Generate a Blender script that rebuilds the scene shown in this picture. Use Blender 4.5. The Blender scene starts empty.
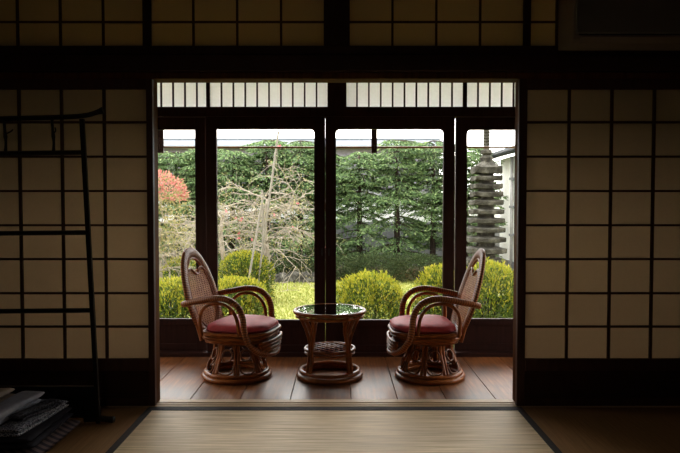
import bpy, math, random
import numpy as np
from mathutils import Vector, Matrix

C = bpy.context.scene.collection
random.seed(7)
RNG = np.random.default_rng(11)
PI = math.pi

# ------------------------------------------------------------------ camera numbers
F = 640.0
CAMZ = 1.115
PITCH = math.atan(21.5 / F)
Y1 = 3.50          # room face of the paper screens
Y2 = 4.70          # room face of the glass doors
GROUND = -0.45


def P(x, y, Y):
    """point at depth Y seen at picture position x, y (680 x 453)"""
    u = (x - 340.0) / F
    v = (226.5 - y) / F
    cp, sp = math.cos(PITCH), math.sin(PITCH)
    dy = cp + v * sp
    dz = -sp + v * cp
    t = Y / dy
    return Vector((u * t, Y, CAMZ + dz * t))


def PX(x, Y, y=230):
    return P(x, y, Y).x


def PZ(y, Y):
    return P(340, y, Y).z


# ------------------------------------------------------------------ mesh helpers
class MB:
    def __init__(self):
        self.v = []
        self.f = []
        self.uv = []

    def add(self, verts, faces, uvs=None):
        o = len(self.v)
        self.v.extend([tuple(p) for p in verts])
        for i, fc in enumerate(faces):
            self.f.append([o + k for k in fc])
            self.uv.append(uvs[i] if uvs else [(0, 0)] * len(fc))
        return self

    def box(self, x0, x1, y0, y1, z0, z1):
        vs = [(x0, y0, z0), (x1, y0, z0), (x1, y1, z0), (x0, y1, z0),
              (x0, y0, z1), (x1, y0, z1), (x1, y1, z1), (x0, y1, z1)]
        fs = [(0, 3, 2, 1), (4, 5, 6, 7), (0, 1, 5, 4), (1, 2, 6, 5), (2, 3, 7, 6), (3, 0, 4, 7)]
        return self.add(vs, fs)

    def prism(self, poly, axis, a, b):
        """poly: 2-D outline; axis 'x','y','z' extruded from a to b"""
        def pt(p, t):
            if axis == 'x':
                return (t, p[0], p[1])
            if axis == 'y':
                return (p[0], t, p[1])
            return (p[0], p[1], t)
        n = len(poly)
        vs = [pt(p, a) for p in poly] + [pt(p, b) for p in poly]
        fs = [list(range(n))[::-1], list(range(n, 2 * n))]
        for i in range(n):
            j = (i + 1) % n
            fs.append([i, j, n + j, n + i])
        return self.add(vs, fs)

    def tube(self, pts, r, n=8, closed=False, flat=None, up=None):
        """sweep a round (or flat x r) section along pts; uv = (length, angle)"""
        pts = [Vector(p) for p in pts]
        m = len(pts)
        rs = r if isinstance(r, (list, tuple)) else [r] * m
        T = []
        for i in range(m):
            if closed:
                d = pts[(i + 1) % m] - pts[(i - 1) % m]
            else:
                d = pts[min(i + 1, m - 1)] - pts[max(i - 1, 0)]
            if d.length < 1e-9:
                d = Vector((0, 0, 1))
            T.append(d.normalized())
        if up is not None:
            U = Vector(up)
        else:
            U = Vector((0, 0, 1)) if abs(T[0].z) < 0.9 else Vector((1, 0, 0))
        N = []
        cur = (U - T[0] * U.dot(T[0])).normalized()
        for i in range(m):
            base = Vector(up) if up is not None else cur
            cur = base - T[i] * base.dot(T[i])
            if cur.length < 1e-6:
                cur = T[i].orthogonal()
            cur.normalize()
            N.append(cur.copy())
        vs, fs, uvs = [], [], []
        L = [0.0]
        for i in range(1, m + (1 if closed else 0)):
            L.append(L[-1] + (pts[i % m] - pts[i - 1]).length)
        for i in range(m):
            B = T[i].cross(N[i])
            for k in range(n):
                a = 2 * PI * k / n
                fx = rs[i] if flat is None else flat
                vs.append(pts[i] + N[i] * (rs[i] * math.cos(a)) + B * (fx * math.sin(a)))
        segs = m if closed else m - 1
        for i in range(segs):
            j = (i + 1) % m
            for k in range(n):
                l = (k + 1) % n
                fs.append([i * n + k, i * n + l, j * n + l, j * n + k])
                uvs.append([(L[i], k / n), (L[i], (k + 1) / n), (L[i + 1], (k + 1) / n), (L[i + 1], k / n)])
        if not closed:
            fs.append(list(range(n))[::-1])
            uvs.append([(0, 0)] * n)
            fs.append([(m - 1) * n + k for k in range(n)])
            uvs.append([(0, 0)] * n)
        return self.add(vs, fs, uvs)

    def lathe(self, prof, cx=0, cy=0, n=24, sq=0.0):
        """prof: (radius, z) list bottom to top; sq > 0 squares the plan"""
        vs, fs = [], []
        m = len(prof)
        for (r, z) in prof:
            for k in range(n):
                a = 2 * PI * k / n
                c, s = math.cos(a), math.sin(a)
                q = 1.0
                if sq:
                    q = (abs(c) ** sq + abs(s) ** sq) ** (-1.0 / sq)
                vs.append((cx + r * q * c, cy + r * q * s, z))
        for i in range(m - 1):
            for k in range(n):
                l = (k + 1) % n
                fs.append([i * n + k, i * n + l, (i + 1) * n + l, (i + 1) * n + k])
        fs.append(list(range(n))[::-1])
        fs.append([(m - 1) * n + k for k in range(n)])
        return self.add(vs, fs)

    def build(self, name, mat, parent=None, smooth=False, bevel=0.0, seg=1):
        me = bpy.data.meshes.new(name)
        me.from_pydata(self.v, [], self.f)
        ul = me.uv_layers.new(name='uv')
        flat = [c for fc in self.uv for p in fc for c in p]
        ul.data.foreach_set('uv', flat)
        me.materials.append(mat)
        if smooth:
            me.polygons.foreach_set('use_smooth', [True] * len(me.polygons))
        me.update()
        o = bpy.data.objects.new(name, me)
        C.objects.link(o)
        if parent is not None:
            o.parent = parent
        if bevel:
            b = o.modifiers.new('bevel', 'BEVEL')
            b.width = bevel
            b.segments = seg
            b.limit_method = 'ANGLE'
        return o


def empty(name, loc=(0, 0, 0), rz=0.0):
    o = bpy.data.objects.new(name, None)
    C.objects.link(o)
    o.location = loc
    o.rotation_euler = (0, 0, rz)
    return o


def tag(o, label=None, cat=None, group=None, kind=None):
    if label:
        o['label'] = label
    if cat:
        o['category'] = cat
    if group:
        o['group'] = group
    if kind:
        o['kind'] = kind
    return o


def struct(o, label, cat):
    return tag(o, label, cat, kind='structure')


def copy_thing(o, loc, rz, label):
    r = o.copy()
    C.objects.link(r)
    r.location = loc
    r.rotation_euler = (0, 0, rz)
    r['label'] = label
    for ch in list(o.children):
        c = ch.copy()
        C.objects.link(c)
        c.parent = r
        for g in list(ch.children):
            d = g.copy()
            C.objects.link(d)
            d.parent = c
    return r


def spline(pts, per=8, closed=False):
    pts = [Vector(p) for p in pts]
    n = len(pts)
    out = []
    rng = n if closed else n - 1
    for i in range(rng):
        if closed:
            a, b, c, d = pts[(i - 1) % n], pts[i], pts[(i + 1) % n], pts[(i + 2) % n]
        else:
            a, b, c, d = pts[max(i - 1, 0)], pts[i], pts[i + 1], pts[min(i + 2, n - 1)]
        for k in range(per):
            t = k / per
            out.append(0.5 * ((2 * b) + (c - a) * t + (2 * a - 5 * b + 4 * c - d) * t * t
                              + (3 * b - a - 3 * c + d) * t ** 3))
    if not closed:
        out.append(pts[-1])
    return out


def ring(R, z, n=40, cx=0, cy=0):
    return [(cx + R * math.cos(2 * PI * k / n), cy + R * math.sin(2 * PI * k / n), z) for k in range(n)]


def leaf_mesh(name, pos, axis, length, width, mat, parent=None, droop=0.0):
    """pos, axis (N,3); diamond leaves, one mesh"""
    N = len(pos)
    axis = axis / (np.linalg.norm(axis, axis=1, keepdims=True) + 1e-9)
    rnd = RNG.normal(size=(N, 3))
    side = np.cross(axis, rnd)
    side /= (np.linalg.norm(side, axis=1, keepdims=True) + 1e-9)
    L = length * RNG.uniform(0.6, 1.3, (N, 1))
    W = width * RNG.uniform(0.7, 1.25, (N, 1))
    a = pos
    b = pos + axis * L * 0.45 + side * W * 0.5
    c = pos + axis * L
    d = pos + axis * L * 0.45 - side * W * 0.5
    v = np.stack([a, b, c, d], 1).reshape(-1, 3)
    me = bpy.data.meshes.new(name)
    me.vertices.add(4 * N)
    me.vertices.foreach_set('co', v.astype(np.float32).ravel())
    me.loops.add(4 * N)
    me.loops.foreach_set('vertex_index', np.arange(4 * N, dtype=np.int32))
    me.polygons.add(N)
    me.polygons.foreach_set('loop_start', np.arange(0, 4 * N, 4, dtype=np.int32))
    me.polygons.foreach_set('loop_total', np.full(N, 4, dtype=np.int32))
    me.materials.append(mat)
    me.update(calc_edges=True)
    me.validate()
    o = bpy.data.objects.new(name, me)
    C.objects.link(o)
    if parent is not None:
        o.parent = parent
    return o


# ------------------------------------------------------------------ materials
def new_mat(name):
    m = bpy.data.materials.new(name)
    m.use_nodes = True
    nt = m.node_tree
    for n in list(nt.nodes):
        nt.nodes.remove(n)
    out = nt.nodes.new('ShaderNodeOutputMaterial')
    return m, nt, out


def N(nt, t, **kw):
    n = nt.nodes.new(t)
    for k, v in kw.items():
        setattr(n, k, v)
    return n


def ramp(nt, fac, stops):
    r = N(nt, 'ShaderNodeValToRGB')
    el = r.color_ramp.elements
    while len(el) < len(stops):
        el.new(0.5)
    for e, (p, c) in zip(el, stops):
        e.position = p
        e.color = (*c, 1)
    nt.links.new(fac, r.inputs['Fac'])
    return r.outputs['Color']


def noise(nt, scale=(1, 1, 1), s=5.0, detail=4, coord='Object', rough=0.55):
    tc = N(nt, 'ShaderNodeTexCoord')
    mp = N(nt, 'ShaderNodeMapping')
    mp.inputs['Scale'].default_value = scale
    nt.links.new(tc.outputs[coord], mp.inputs['Vector'])
    nz = N(nt, 'ShaderNodeTexNoise')
    nz.inputs['Scale'].default_value = s
    nz.inputs['Detail'].default_value = detail
    nz.inputs['Roughness'].default_value = rough
    nt.links.new(mp.outputs['Vector'], nz.inputs['Vector'])
    return nz.outputs['Fac']


def bump(nt, h, strength=0.3, dist=0.01):
    b = N(nt, 'ShaderNodeBump')
    b.inputs['Strength'].default_value = strength
    b.inputs['Distance'].default_value = dist
    nt.links.new(h, b.inputs['Height'])
    return b.outputs['Normal']


def pbr(nt, out, color, rough=0.5, normal=None, spec=0.5, metal=0.0):
    p = N(nt, 'ShaderNodeBsdfPrincipled')
    if isinstance(color, tuple):
        p.inputs['Base Color'].default_value = (*color, 1)
    else:
        nt.links.new(color, p.inputs['Base Color'])
    if isinstance(rough, (int, float)):
        p.inputs['Roughness'].default_value = rough
    else:
        nt.links.new(rough, p.inputs['Roughness'])
    p.inputs['Specular IOR Level'].default_value = spec
    p.inputs['Metallic'].default_value = metal
    if normal is not None:
        nt.links.new(normal, p.inputs['Normal'])
    nt.links.new(p.outputs[0], out.inputs['Surface'])
    return p


def wood(name, c0, c1, scale=(14, 14, 1.2), rough=0.5, s=3.0, spec=0.4, b=0.15):
    m, nt, out = new_mat(name)
    f = noise(nt, scale, s, 6)
    col = ramp(nt, f, [(0.3, c0), (0.7, c1)])
    pbr(nt, out, col, rough, bump(nt, f, b, 0.004), spec)
    return m


def plain(name, c, rough=0.6, spec=0.4, var=0.15, s=8, metal=0.0, b=0.0):
    m, nt, out = new_mat(name)
    f = noise(nt, (1, 1, 1), s, 4)
    lo = tuple(x * (1 - var) for x in c)
    hi = tuple(min(1, x * (1 + var)) for x in c)
    col = ramp(nt, f, [(0.3, lo), (0.7, hi)])
    pbr(nt, out, col, rough, bump(nt, f, b, 0.01) if b else None, spec, metal)
    return m


def leafmat(name, stops, trans=0.35, rough=0.6, spec=0.15):
    m, nt, out = new_mat(name)
    g = N(nt, 'ShaderNodeNewGeometry')
    col = ramp(nt, g.outputs['Random Per Island'], stops)
    p = N(nt, 'ShaderNodeBsdfPrincipled')
    p.inputs['Roughness'].default_value = rough
    p.inputs['Specular IOR Level'].default_value = spec
    nt.links.new(col, p.inputs['Base Color'])
    t = N(nt, 'ShaderNodeBsdfTranslucent')
    nt.links.new(col, t.inputs['Color'])
    mx = N(nt, 'ShaderNodeMixShader')
    mx.inputs[0].default_value = trans
    nt.links.new(p.outputs[0], mx.inputs[1])
    nt.links.new(t.outputs[0], mx.inputs[2])
    nt.links.new(mx.outputs[0], out.inputs['Surface'])
    return m


def papermat(name, c, tfac, ct=None, fwd=0.75, frough=0.65):
    m, nt, out = new_mat(name)
    f = noise(nt, (1, 1, 1), 60, 4)
    col = ramp(nt, f, [(0.3, tuple(x * 0.94 for x in c)), (0.7, c)])
    d = N(nt, 'ShaderNodeBsdfDiffuse')
    nt.links.new(col, d.inputs['Color'])
    t = N(nt, 'ShaderNodeBsdfTranslucent')
    if ct:
        t.inputs['Color'].default_value = (*ct, 1)
    else:
        nt.links.new(col, t.inputs['Color'])
    rf = N(nt, 'ShaderNodeBsdfRefraction')
    rf.inputs['IOR'].default_value = 1.5
    rf.inputs['Roughness'].default_value = frough
    rf.inputs['Color'].default_value = (*(ct or c), 1)
    m2 = N(nt, 'ShaderNodeMixShader')
    m2.inputs[0].default_value = fwd
    nt.links.new(t.outputs[0], m2.inputs[1])
    nt.links.new(rf.outputs[0], m2.inputs[2])
    mx = N(nt, 'ShaderNodeMixShader')
    mx.inputs[0].default_value = tfac
    nt.links.new(d.outputs[0], mx.inputs[1])
    nt.links.new(m2.outputs[0], mx.inputs[2])
    nt.links.new(mx.outputs[0], out.inputs['Surface'])
    return m


def glassmat(name, tint=(0.97, 0.985, 0.975), k=1.0, rough=0.0):
    m, nt, out = new_mat(name)
    tr = N(nt, 'ShaderNodeBsdfTransparent')
    tr.inputs['Color'].default_value = (*tint, 1)
    gl = N(nt, 'ShaderNodeBsdfGlossy')
    gl.inputs['Roughness'].default_value = rough
    fr = N(nt, 'ShaderNodeFresnel')
    fr.inputs['IOR'].default_value = 1.45
    mu = N(nt, 'ShaderNodeMath', operation='MULTIPLY')
    mu.inputs[1].default_value = k
    nt.links.new(fr.outputs[0], mu.inputs[0])
    mx = N(nt, 'ShaderNodeMixShader')
    nt.links.new(mu.outputs[0], mx.inputs[0])
    nt.links.new(tr.outputs[0], mx.inputs[1])
    nt.links.new(gl.outputs[0], mx.inputs[2])
    nt.links.new(mx.outputs[0], out.inputs['Surface'])
    return m


M = {}
M['dark'] = wood('dark_stained_wood', (0.028, 0.0135, 0.010), (0.045, 0.021, 0.015), (3, 3, 3), 0.55, spec=0.25)
M['door'] = wood('glass_door_wood', (0.020, 0.0062, 0.0045), (0.036, 0.0115, 0.008), (20, 20, 1.5), 0.55, spec=0.15)
M['brown'] = wood('brown_post_wood', (0.070, 0.026, 0.008), (0.12, 0.045, 0.014), (16, 16, 1.2), 0.75, spec=0.08)
M['sill'] = wood('pale_sill_wood', (0.50, 0.34, 0.20), (0.68, 0.49, 0.30), (1.2, 16, 16), 0.5, spec=0.25)
M['kumiko'] = wood('screen_lattice_wood', (0.042, 0.015, 0.010), (0.066, 0.025, 0.016), (10, 10, 2), 0.55)
M['lacquer'] = plain('black_lacquer', (0.006, 0.006, 0.007), 0.35, 0.4)
M['shoji'] = papermat('screen_paper', (0.74, 0.64, 0.50), 0.5, (0.55, 0.44, 0.315), 0.55, 1.0)
M['ranma'] = papermat('transom_paper', (0.74, 0.62, 0.44), 0.58, (0.80, 0.60, 0.38), 0.3, 0.95)
M['outpaper'] = papermat('veranda_transom_paper', (0.93, 0.92, 0.88), 0.74, None, 0.25, 0.9)
M['glass'] = glassmat('window_glass', (0.975, 0.98, 0.975), 0.9)
M['tableglass'] = glassmat('table_glass', (0.62, 0.72, 0.68), 2.2)
M['plaster'] = plain('sand_plaster', (0.16, 0.12, 0.08), 0.9, 0.1, 0.1, 40, b=0.2)
M['ceil'] = wood('ceiling_boards', (0.09, 0.055, 0.03), (0.13, 0.08, 0.045), (8, 1, 8), 0.7)
M['iron'] = plain('black_iron', (0.01, 0.01, 0.01), 0.45, 0.5)


def floor_mat():
    m, nt, out = new_mat('veranda_boards')
    f = noise(nt, (16, 1.1, 16), 3.0, 7)
    w = noise(nt, (1, 1, 1), 2.2, 5)
    col = ramp(nt, f, [(0.25, (0.11, 0.037, 0.013)), (0.55, (0.25, 0.092, 0.031)), (0.8, (0.38, 0.16, 0.056))])
    wear = ramp(nt, w, [(0.36, (0.44, 0.42, 0.43)), (0.62, (1.22, 1.16, 1.08))])
    mix = N(nt, 'ShaderNodeMix', data_type='RGBA', blend_type='MULTIPLY')
    mix.inputs[0].default_value = 1.0
    nt.links.new(col, mix.inputs[6])
    nt.links.new(wear, mix.inputs[7])
    rr = N(nt, 'ShaderNodeMapRange')
    rr.inputs[3].default_value = 0.26
    rr.inputs[4].default_value = 0.5
    nt.links.new(w, rr.inputs[0])
    pbr(nt, out, mix.outputs[2], rr.outputs[0], bump(nt, f, 0.12, 0.004), 0.22)
    return m


def tatami_mat_material(name, c0, c1, along='x'):
    m, nt, out = new_mat(name)
    sc = (1.2, 34, 1) if along == 'x' else (60, 1.5, 1)
    f = noise(nt, sc, 2.2, 3)
    big = noise(nt, (1, 1, 1), 2.0, 3)
    col = ramp(nt, f, [(0.30, c0), (0.70, c1)])
    bg = ramp(nt, big, [(0.3, (0.86, 0.84, 0.82)), (0.7, (1.06, 1.06, 1.06))])
    mix = N(nt, 'ShaderNodeMix', data_type='RGBA', blend_type='MULTIPLY')
    mix.inputs[0].default_value = 1.0
    nt.links.new(col, mix.inputs[6])
    nt.links.new(bg, mix.inputs[7])
    pbr(nt, out, mix.outputs[2], 0.55, bump(nt, f, 0.35, 0.004), 0.2)
    return m


M['boards'] = floor_mat()
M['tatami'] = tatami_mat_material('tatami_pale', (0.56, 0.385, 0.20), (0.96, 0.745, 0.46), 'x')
M['tatami_shaded'] = tatami_mat_material('tatami_shaded', (0.24, 0.125, 0.045), (0.36, 0.19, 0.075), 'y')  # weaker daylight on the side mats, put into a browner colour
M['heri'] = plain('tatami_border_cloth', (0.035, 0.028, 0.026), 0.8, 0.2, 0.3, 90)


def rattan(name, c0, c1, rough=0.3):
    m, nt, out = new_mat(name)
    f = noise(nt, (6, 6, 6), 4, 5)
    col = ramp(nt, f, [(0.3, c0), (0.7, c1)])
    pbr(nt, out, col, rough, bump(nt, f, 0.1, 0.003), 0.28)
    return m


def wrapped(name, c0, c1, freq=55.0):
    """cane wrapped with a braid: bands follow the length of the tube (uv)"""
    m, nt, out = new_mat(name)
    uv = N(nt, 'ShaderNodeUVMap')
    uv.uv_map = 'uv'
    sep = N(nt, 'ShaderNodeSeparateXYZ')
    nt.links.new(uv.outputs[0], sep.inputs[0])
    a = N(nt, 'ShaderNodeMath', operation='MULTIPLY')
    a.inputs[1].default_value = freq
    nt.links.new(sep.outputs['X'], a.inputs[0])
    v2 = N(nt, 'ShaderNodeMath', operation='MULTIPLY')
    v2.inputs[1].default_value = 2.0
    nt.links.new(sep.outputs['Y'], v2.inputs[0])
    pp = N(nt, 'ShaderNodeMath', operation='PINGPONG')
    pp.inputs[1].default_value = 0.5
    nt.links.new(v2.outputs[0], pp.inputs[0])
    ad = N(nt, 'ShaderNodeMath', operation='ADD')
    nt.links.new(a.outputs[0], ad.inputs[0])
    nt.links.new(pp.outputs[0], ad.inputs[1])
    tr = N(nt, 'ShaderNodeMath', operation='PINGPONG')
    tr.inputs[1].default_value = 0.5
    nt.links.new(ad.outputs[0], tr.inputs[0])
    h = N(nt, 'ShaderNodeMath', operation='MULTIPLY')
    h.inputs[1].default_value = 2.0
    nt.links.new(tr.outputs[0], h.inputs[0])
    col = ramp(nt, h.outputs[0], [(0.05, c0), (0.5, c1)])
    pbr(nt, out, col, 0.38, bump(nt, h.outputs[0], 0.45, 0.003), 0.25)
    return m


M['cane'] = rattan('varnished_cane', (0.20, 0.058, 0.014), (0.36, 0.11, 0.025))
M['cane_dark'] = rattan('dark_varnished_cane', (0.12, 0.042, 0.017), (0.22, 0.08, 0.03))
M['braid'] = wrapped('braided_cane', (0.085, 0.024, 0.008), (0.32, 0.105, 0.032), 65.0)
M['weave'] = rattan('woven_cane_strip', (0.40, 0.145, 0.042), (0.64, 0.28, 0.095), 0.35)
M['cushion'] = plain('red_cushion_cloth', (0.56, 0.075, 0.085), 0.6, 0.3, 0.12, 30, b=0.05)
M['piping'] = plain('dark_red_piping', (0.20, 0.014, 0.02), 0.6, 0.3)

# ------------------------------------------------------------------ camera, world, light
cam = bpy.data.cameras.new('camera')
cam.sensor_width = 36.0
cam.lens = 36.0 * F / 680.0
cam.clip_end = 400
co = bpy.data.objects.new('camera', cam)
C.objects.link(co)
co.location = (0, 0, CAMZ)
co.rotation_euler = (PI / 2 - PITCH, 0, 0)
bpy.context.scene.camera = co

sc = bpy.context.scene
sc.view_settings.view_transform = 'Standard'
sc.view_settings.look = 'None'
sc.view_settings.exposure = 0.45
sc.view_settings.gamma = 1.0
sc.view_settings.use_curve_mapping = False
sc.cycles.use_denoising = True
sc.cycles.max_bounces = 12
sc.cycles.diffuse_bounces = 6
sc.cycles.transparent_max_bounces = 16
sc.cycles.sample_clamp_indirect = 8.0
sc.cycles.caustics_reflective = False
sc.cycles.caustics_refractive = False

w = bpy.data.worlds.new('overcast_sky')
sc.world = w
w.use_nodes = True
nt = w.node_tree
bg = nt.nodes['Background']
tc = N(nt, 'ShaderNodeTexCoord')
sp = N(nt, 'ShaderNodeSeparateXYZ')
nt.links.new(tc.outputs['Generated'], sp.inputs[0])
mr = N(nt, 'ShaderNodeMapRange')
mr.inputs[1].default_value = -1
mr.inputs[2].default_value = 1
nt.links.new(sp.outputs['Z'], mr.inputs[0])
col = ramp(nt, mr.outputs[0], [(0.46, (0.10, 0.11, 0.08)), (0.50, (1.0, 0.97, 0.92)), (0.75, (1.0, 0.98, 0.95))])
nt.links.new(col, bg.inputs['Color'])
bg.inputs['Strength'].default_value = 6.5

sun = bpy.data.lights.new('hazy_sun', 'SUN')
sun.energy = 3.0
sun.angle = math.radians(30)
sun.color = (1.0, 0.96, 0.88)
so = bpy.data.objects.new('hazy_sun', sun)
C.objects.link(so)
so.rotation_euler = (math.radians(-20), math.radians(8), 0)


def portal(x0, x1, z0, z1, Y):
    l = bpy.data.lights.new('daylight_portal', 'AREA')
    l.shape = 'RECTANGLE'
    l.size = x1 - x0
    l.size_y = z1 - z0
    l.cycles.is_portal = True
    o = bpy.data.objects.new('daylight_portal', l)
    C.objects.link(o)
    o.location = ((x0 + x1) / 2, Y, (z0 + z1) / 2)
    o.rotation_euler = (-PI / 2, 0, 0)


# ------------------------------------------------------------------ room shell
XL, XR, YB, ZC = -2.25, 2.25, -2.2, 2.47
Z_KAMOI = PZ(78.5, Y1)          # underside of the lintel
Z_RANMA = PZ(46, Y1)            # bottom of the room transoms
o = MB().box(XL, XR, YB, Y1 + 0.01, -0.12, -0.055).build('floor', M['dark'])
struct(o, 'dark sub-floor under the tatami mats of the room', 'floor')
o = MB().box(XL - 0.1, XR + 0.1, YB, Y1 + 0.12, ZC, ZC + 0.06).build('ceiling', M['ceil'])
struct(o, 'board ceiling of the dark tatami room', 'ceiling')
o = MB().box(XL - 0.1, XL, YB, Y1 + 0.12, -0.12, ZC).build('wall_left', M['plaster'])
struct(o, 'plaster wall on the left of the tatami room', 'wall')
o = MB().box(XR, XR + 0.1, YB, Y1 + 0.12, -0.12, ZC).build('wall_right', M['plaster'])
struct(o, 'plaster wall on the right of the tatami room', 'wall')
o = MB().box(XL - 0.1, XR + 0.1, YB - 0.1, YB, -0.12, ZC).build('wall_back', M['plaster'])
struct(o, 'plaster wall behind the viewer', 'wall')

# lintel: lower grooved beam (brown underside) and wide face beam above
b = MB()
b.box(XL, XR, Y1 + 0.004, Y1 + 0.125, Z_KAMOI, Z_KAMOI + 0.035)
lin = b.build('trim_1', M['brown'], bevel=0.003)
struct(lin, 'brown lintel across the top of the wide opening, grooved for paper screens', 'lintel')
b = MB()
b.box(XL, XR, Y1 - 0.022, Y1 + 0.10, Z_KAMOI + 0.036, Z_KAMOI + 0.125)
b.box(XL, XR, Y1 - 0.010, Y1 + 0.10, Z_KAMOI + 0.126, Z_RANMA)
o = b.build('trim_2', M['dark'], bevel=0.004)
struct(o, 'dark wide horizontal beam between the paper screens and the transoms', 'beam')
o = MB().box(XL, XR, Y1 - 0.01, Y1 + 0.10, PZ(-62, Y1), ZC).build('trim_3', M['dark'], bevel=0.004)
struct(o, 'dark beam above the transoms under the ceiling', 'beam')
# sill with two grooves
b = MB()
for (ya, yb, za) in ((0.0, 0.014, 0.004), (0.014, 0.034, -0.004), (0.034, 0.052, 0.004), (0.052, 0.072, -0.004), (0.072, 0.125, 0.004)):
    b.box(XL, XR, Y1 + ya, Y1 + yb, -0.06, za)
o = b.build('trim_4', M['sill'])
struct(o, 'pale worn wooden sill with two sliding grooves between tatami and veranda', 'sill')

# posts at both sides of the opening
for (xe, sgn, nm, lab) in ((154.5, -1, 'trim_5', 'brown post edge at the left of the wide opening'),
                           (518.0, 1, 'trim_6', 'brown post edge at the right of the wide opening')):
    e = PX(xe, Y1 + 0.036)
    a, c = sorted((e, e + sgn * 0.035))
    o = MB().box(a, c, Y1 + 0.036, Y1 + 0.12, 0.005, Z_KAMOI - 0.001).build(nm, M['brown'], bevel=0.002)
    struct(o, lab, 'post')


# ------------------------------------------------------------------ paper sliding screens
def shoji(name, xcols, xo0, xo1, label):
    """xcols: lattice bars in picture x; xo0/xo1 outer edges"""
    Y = Y1
    X = lambda x: PX(x, Y)
    root = empty(name, (0, 0, 0))
    zs = [PZ(v, Y) for v in (89, 122, 156.5, 191, 225.3, 259.3, 293.5, 327, 359)]
    ztop, zbot = Z_KAMOI - 0.001, 0.005
    xi0, xi1 = X(xcols[0]), X(xcols[-1])
    x0, x1 = X(xo0), X(xo1)
    fr = MB()
    fr.box(x0, xi0, Y, Y + 0.032, zbot, ztop)
    fr.box(xi1, x1, Y, Y + 0.032, zbot, ztop)
    fr.box(xi0, xi1, Y + 0.001, Y + 0.031, zs[0], ztop)
    zr = PZ(371, Y)
    fr.box(xi0, xi1, Y + 0.001, Y + 0.031, zr, zs[-1])
    fr.box(xi0, xi1, Y + 0.001, Y + 0.031, zbot, 0.05)
    fr.build('frame', M['kumiko'], root, bevel=0.002)
    k = MB()
    for x in xcols[1:-1]:
        k.box(X(x) - 0.0068, X(x) + 0.0068, Y + 0.004, Y + 0.020, zs[-1], zs[0])
    for z in zs[1:-1]:
        k.box(xi0, xi1, Y + 0.006, Y + 0.019, z - 0.006, z + 0.006)
    k.build('lattice', M['kumiko'], root)
    MB().box(xi0, xi1, Y + 0.0205, Y + 0.0212, zs[-1], zs[0]).build('paper', M['shoji'], root)
    p = MB()
    p.box(xi0, xi1, Y + 0.014, Y + 0.024, 0.05, zr)
    p.box(xi0, xi1, Y + 0.008, Y + 0.014, 0.05, 0.066)
    p.box(xi0, xi1, Y + 0.008, Y + 0.014, zr - 0.016, zr)
    p.build('lower_panel', M['dark'], root, bevel=0.002)
    struct(root, label, 'paper screen')
    return root


shoji('door_1', [-22, 20, 62.4, 104.8, 147.2], -30, 153.5, 'paper sliding screen left of the opening, behind the black garment rack')
rt = shoji('door_2', [526.3, 568.5, 611, 653.3, 695.5], 518.2, 703, 'paper sliding screen right of the opening, below the air conditioner')
# faint carved openwork in the lower board of the right screen
cv = MB()
for i in range(9):
    cx, cz = PX(652 + i * 4.2, Y1), PZ(379 + (i % 3) * 3.5, Y1)
    cv.tube([(cx + 0.014 * math.cos(t * PI / 6), Y1 + 0.0135, cz + 0.011 * math.sin(t * PI / 6)) for t in range(12)], 0.0022, 5, True)
cv.build('carving', M['dark'], rt, smooth=True)
# wall strips beyond the screens
for (a, c, nm, lab) in ((XL, PX(-30, Y1), 'trim_7', 'dark post beyond the left paper screen'), (PX(703, Y1), XR, 'trim_8', 'dark post beyond the right paper screen')):
    o = MB().box(a, c, Y1 - 0.005, Y1 + 0.12, 0.0, Z_KAMOI).build(nm, M['dark'])
    struct(o, lab, 'post')


# ------------------------------------------------------------------ transoms above the beam
def transom(name, xcols, label):
    Y = Y1 + 0.02
    X = lambda x: PX(x, Y)
    root = empty(name)
    z0, z1 = Z_RANMA, PZ(-62, Y1)
    xa, xb = X(xcols[0]), X(xcols[-1])
    fr = MB()
    fr.box(xa - 0.014, xa, Y, Y + 0.03, z0, z1)
    fr.box(xb, xb + 0.014, Y, Y + 0.03, z0, z1)
    for x in xcols[1:-1]:
        fr.box(X(x) - 0.0058, X(x) + 0.0058, Y + 0.004, Y + 0.018, z0, z1)
    for yy in (21.5, -13, -48):
        z = PZ(yy, Y)
        fr.box(xa, xb, Y + 0.006, Y + 0.017, z - 0.005, z + 0.005)
    fr.build('lattice', M['kumiko'], root)
    MB().box(xa, xb, Y + 0.0185, Y + 0.0192, z0, z1).build('paper', M['ranma'], root)
    struct(root, label, 'transom')


transom('window_1', [-22, 20, 62.5, 105, 145], 'paper transom at the upper left, above the left paper screen')
transom('window_2', [152.5, 194.5, 238, 281.5, 324], 'paper transom left of the centre post above the opening')
transom('window_3', [349.5, 392, 435.5, 479, 522], 'paper transom right of the centre post above the opening')
transom('window_4', [528.5, 555, 597, 640, 682], 'paper transom half hidden behind the air conditioner')
n = 9
for (a, c, dy, lab) in ((145, 152.5, 0.0, 'thin dark post between the two left transoms'), (324, 349.5, -0.012, 'wide dark centre post between the transoms'),
                        (522, 528.5, 0.0, 'thin dark post beside the air conditioner'), (-60, -22, 0.0, 'dark post at the far left end of the transoms'), (682, 740, 0.0, 'dark post behind the air conditioner')):
    e = 0.0
    o = MB().box(PX(a, Y1 + 0.02), PX(c, Y1 + 0.02), Y1 + 0.012 + dy, Y1 + 0.10, Z_RANMA, PZ(-62, Y1)).build('trim_%d' % n, M['dark'])
    struct(o, lab, 'post')
    n += 1

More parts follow.
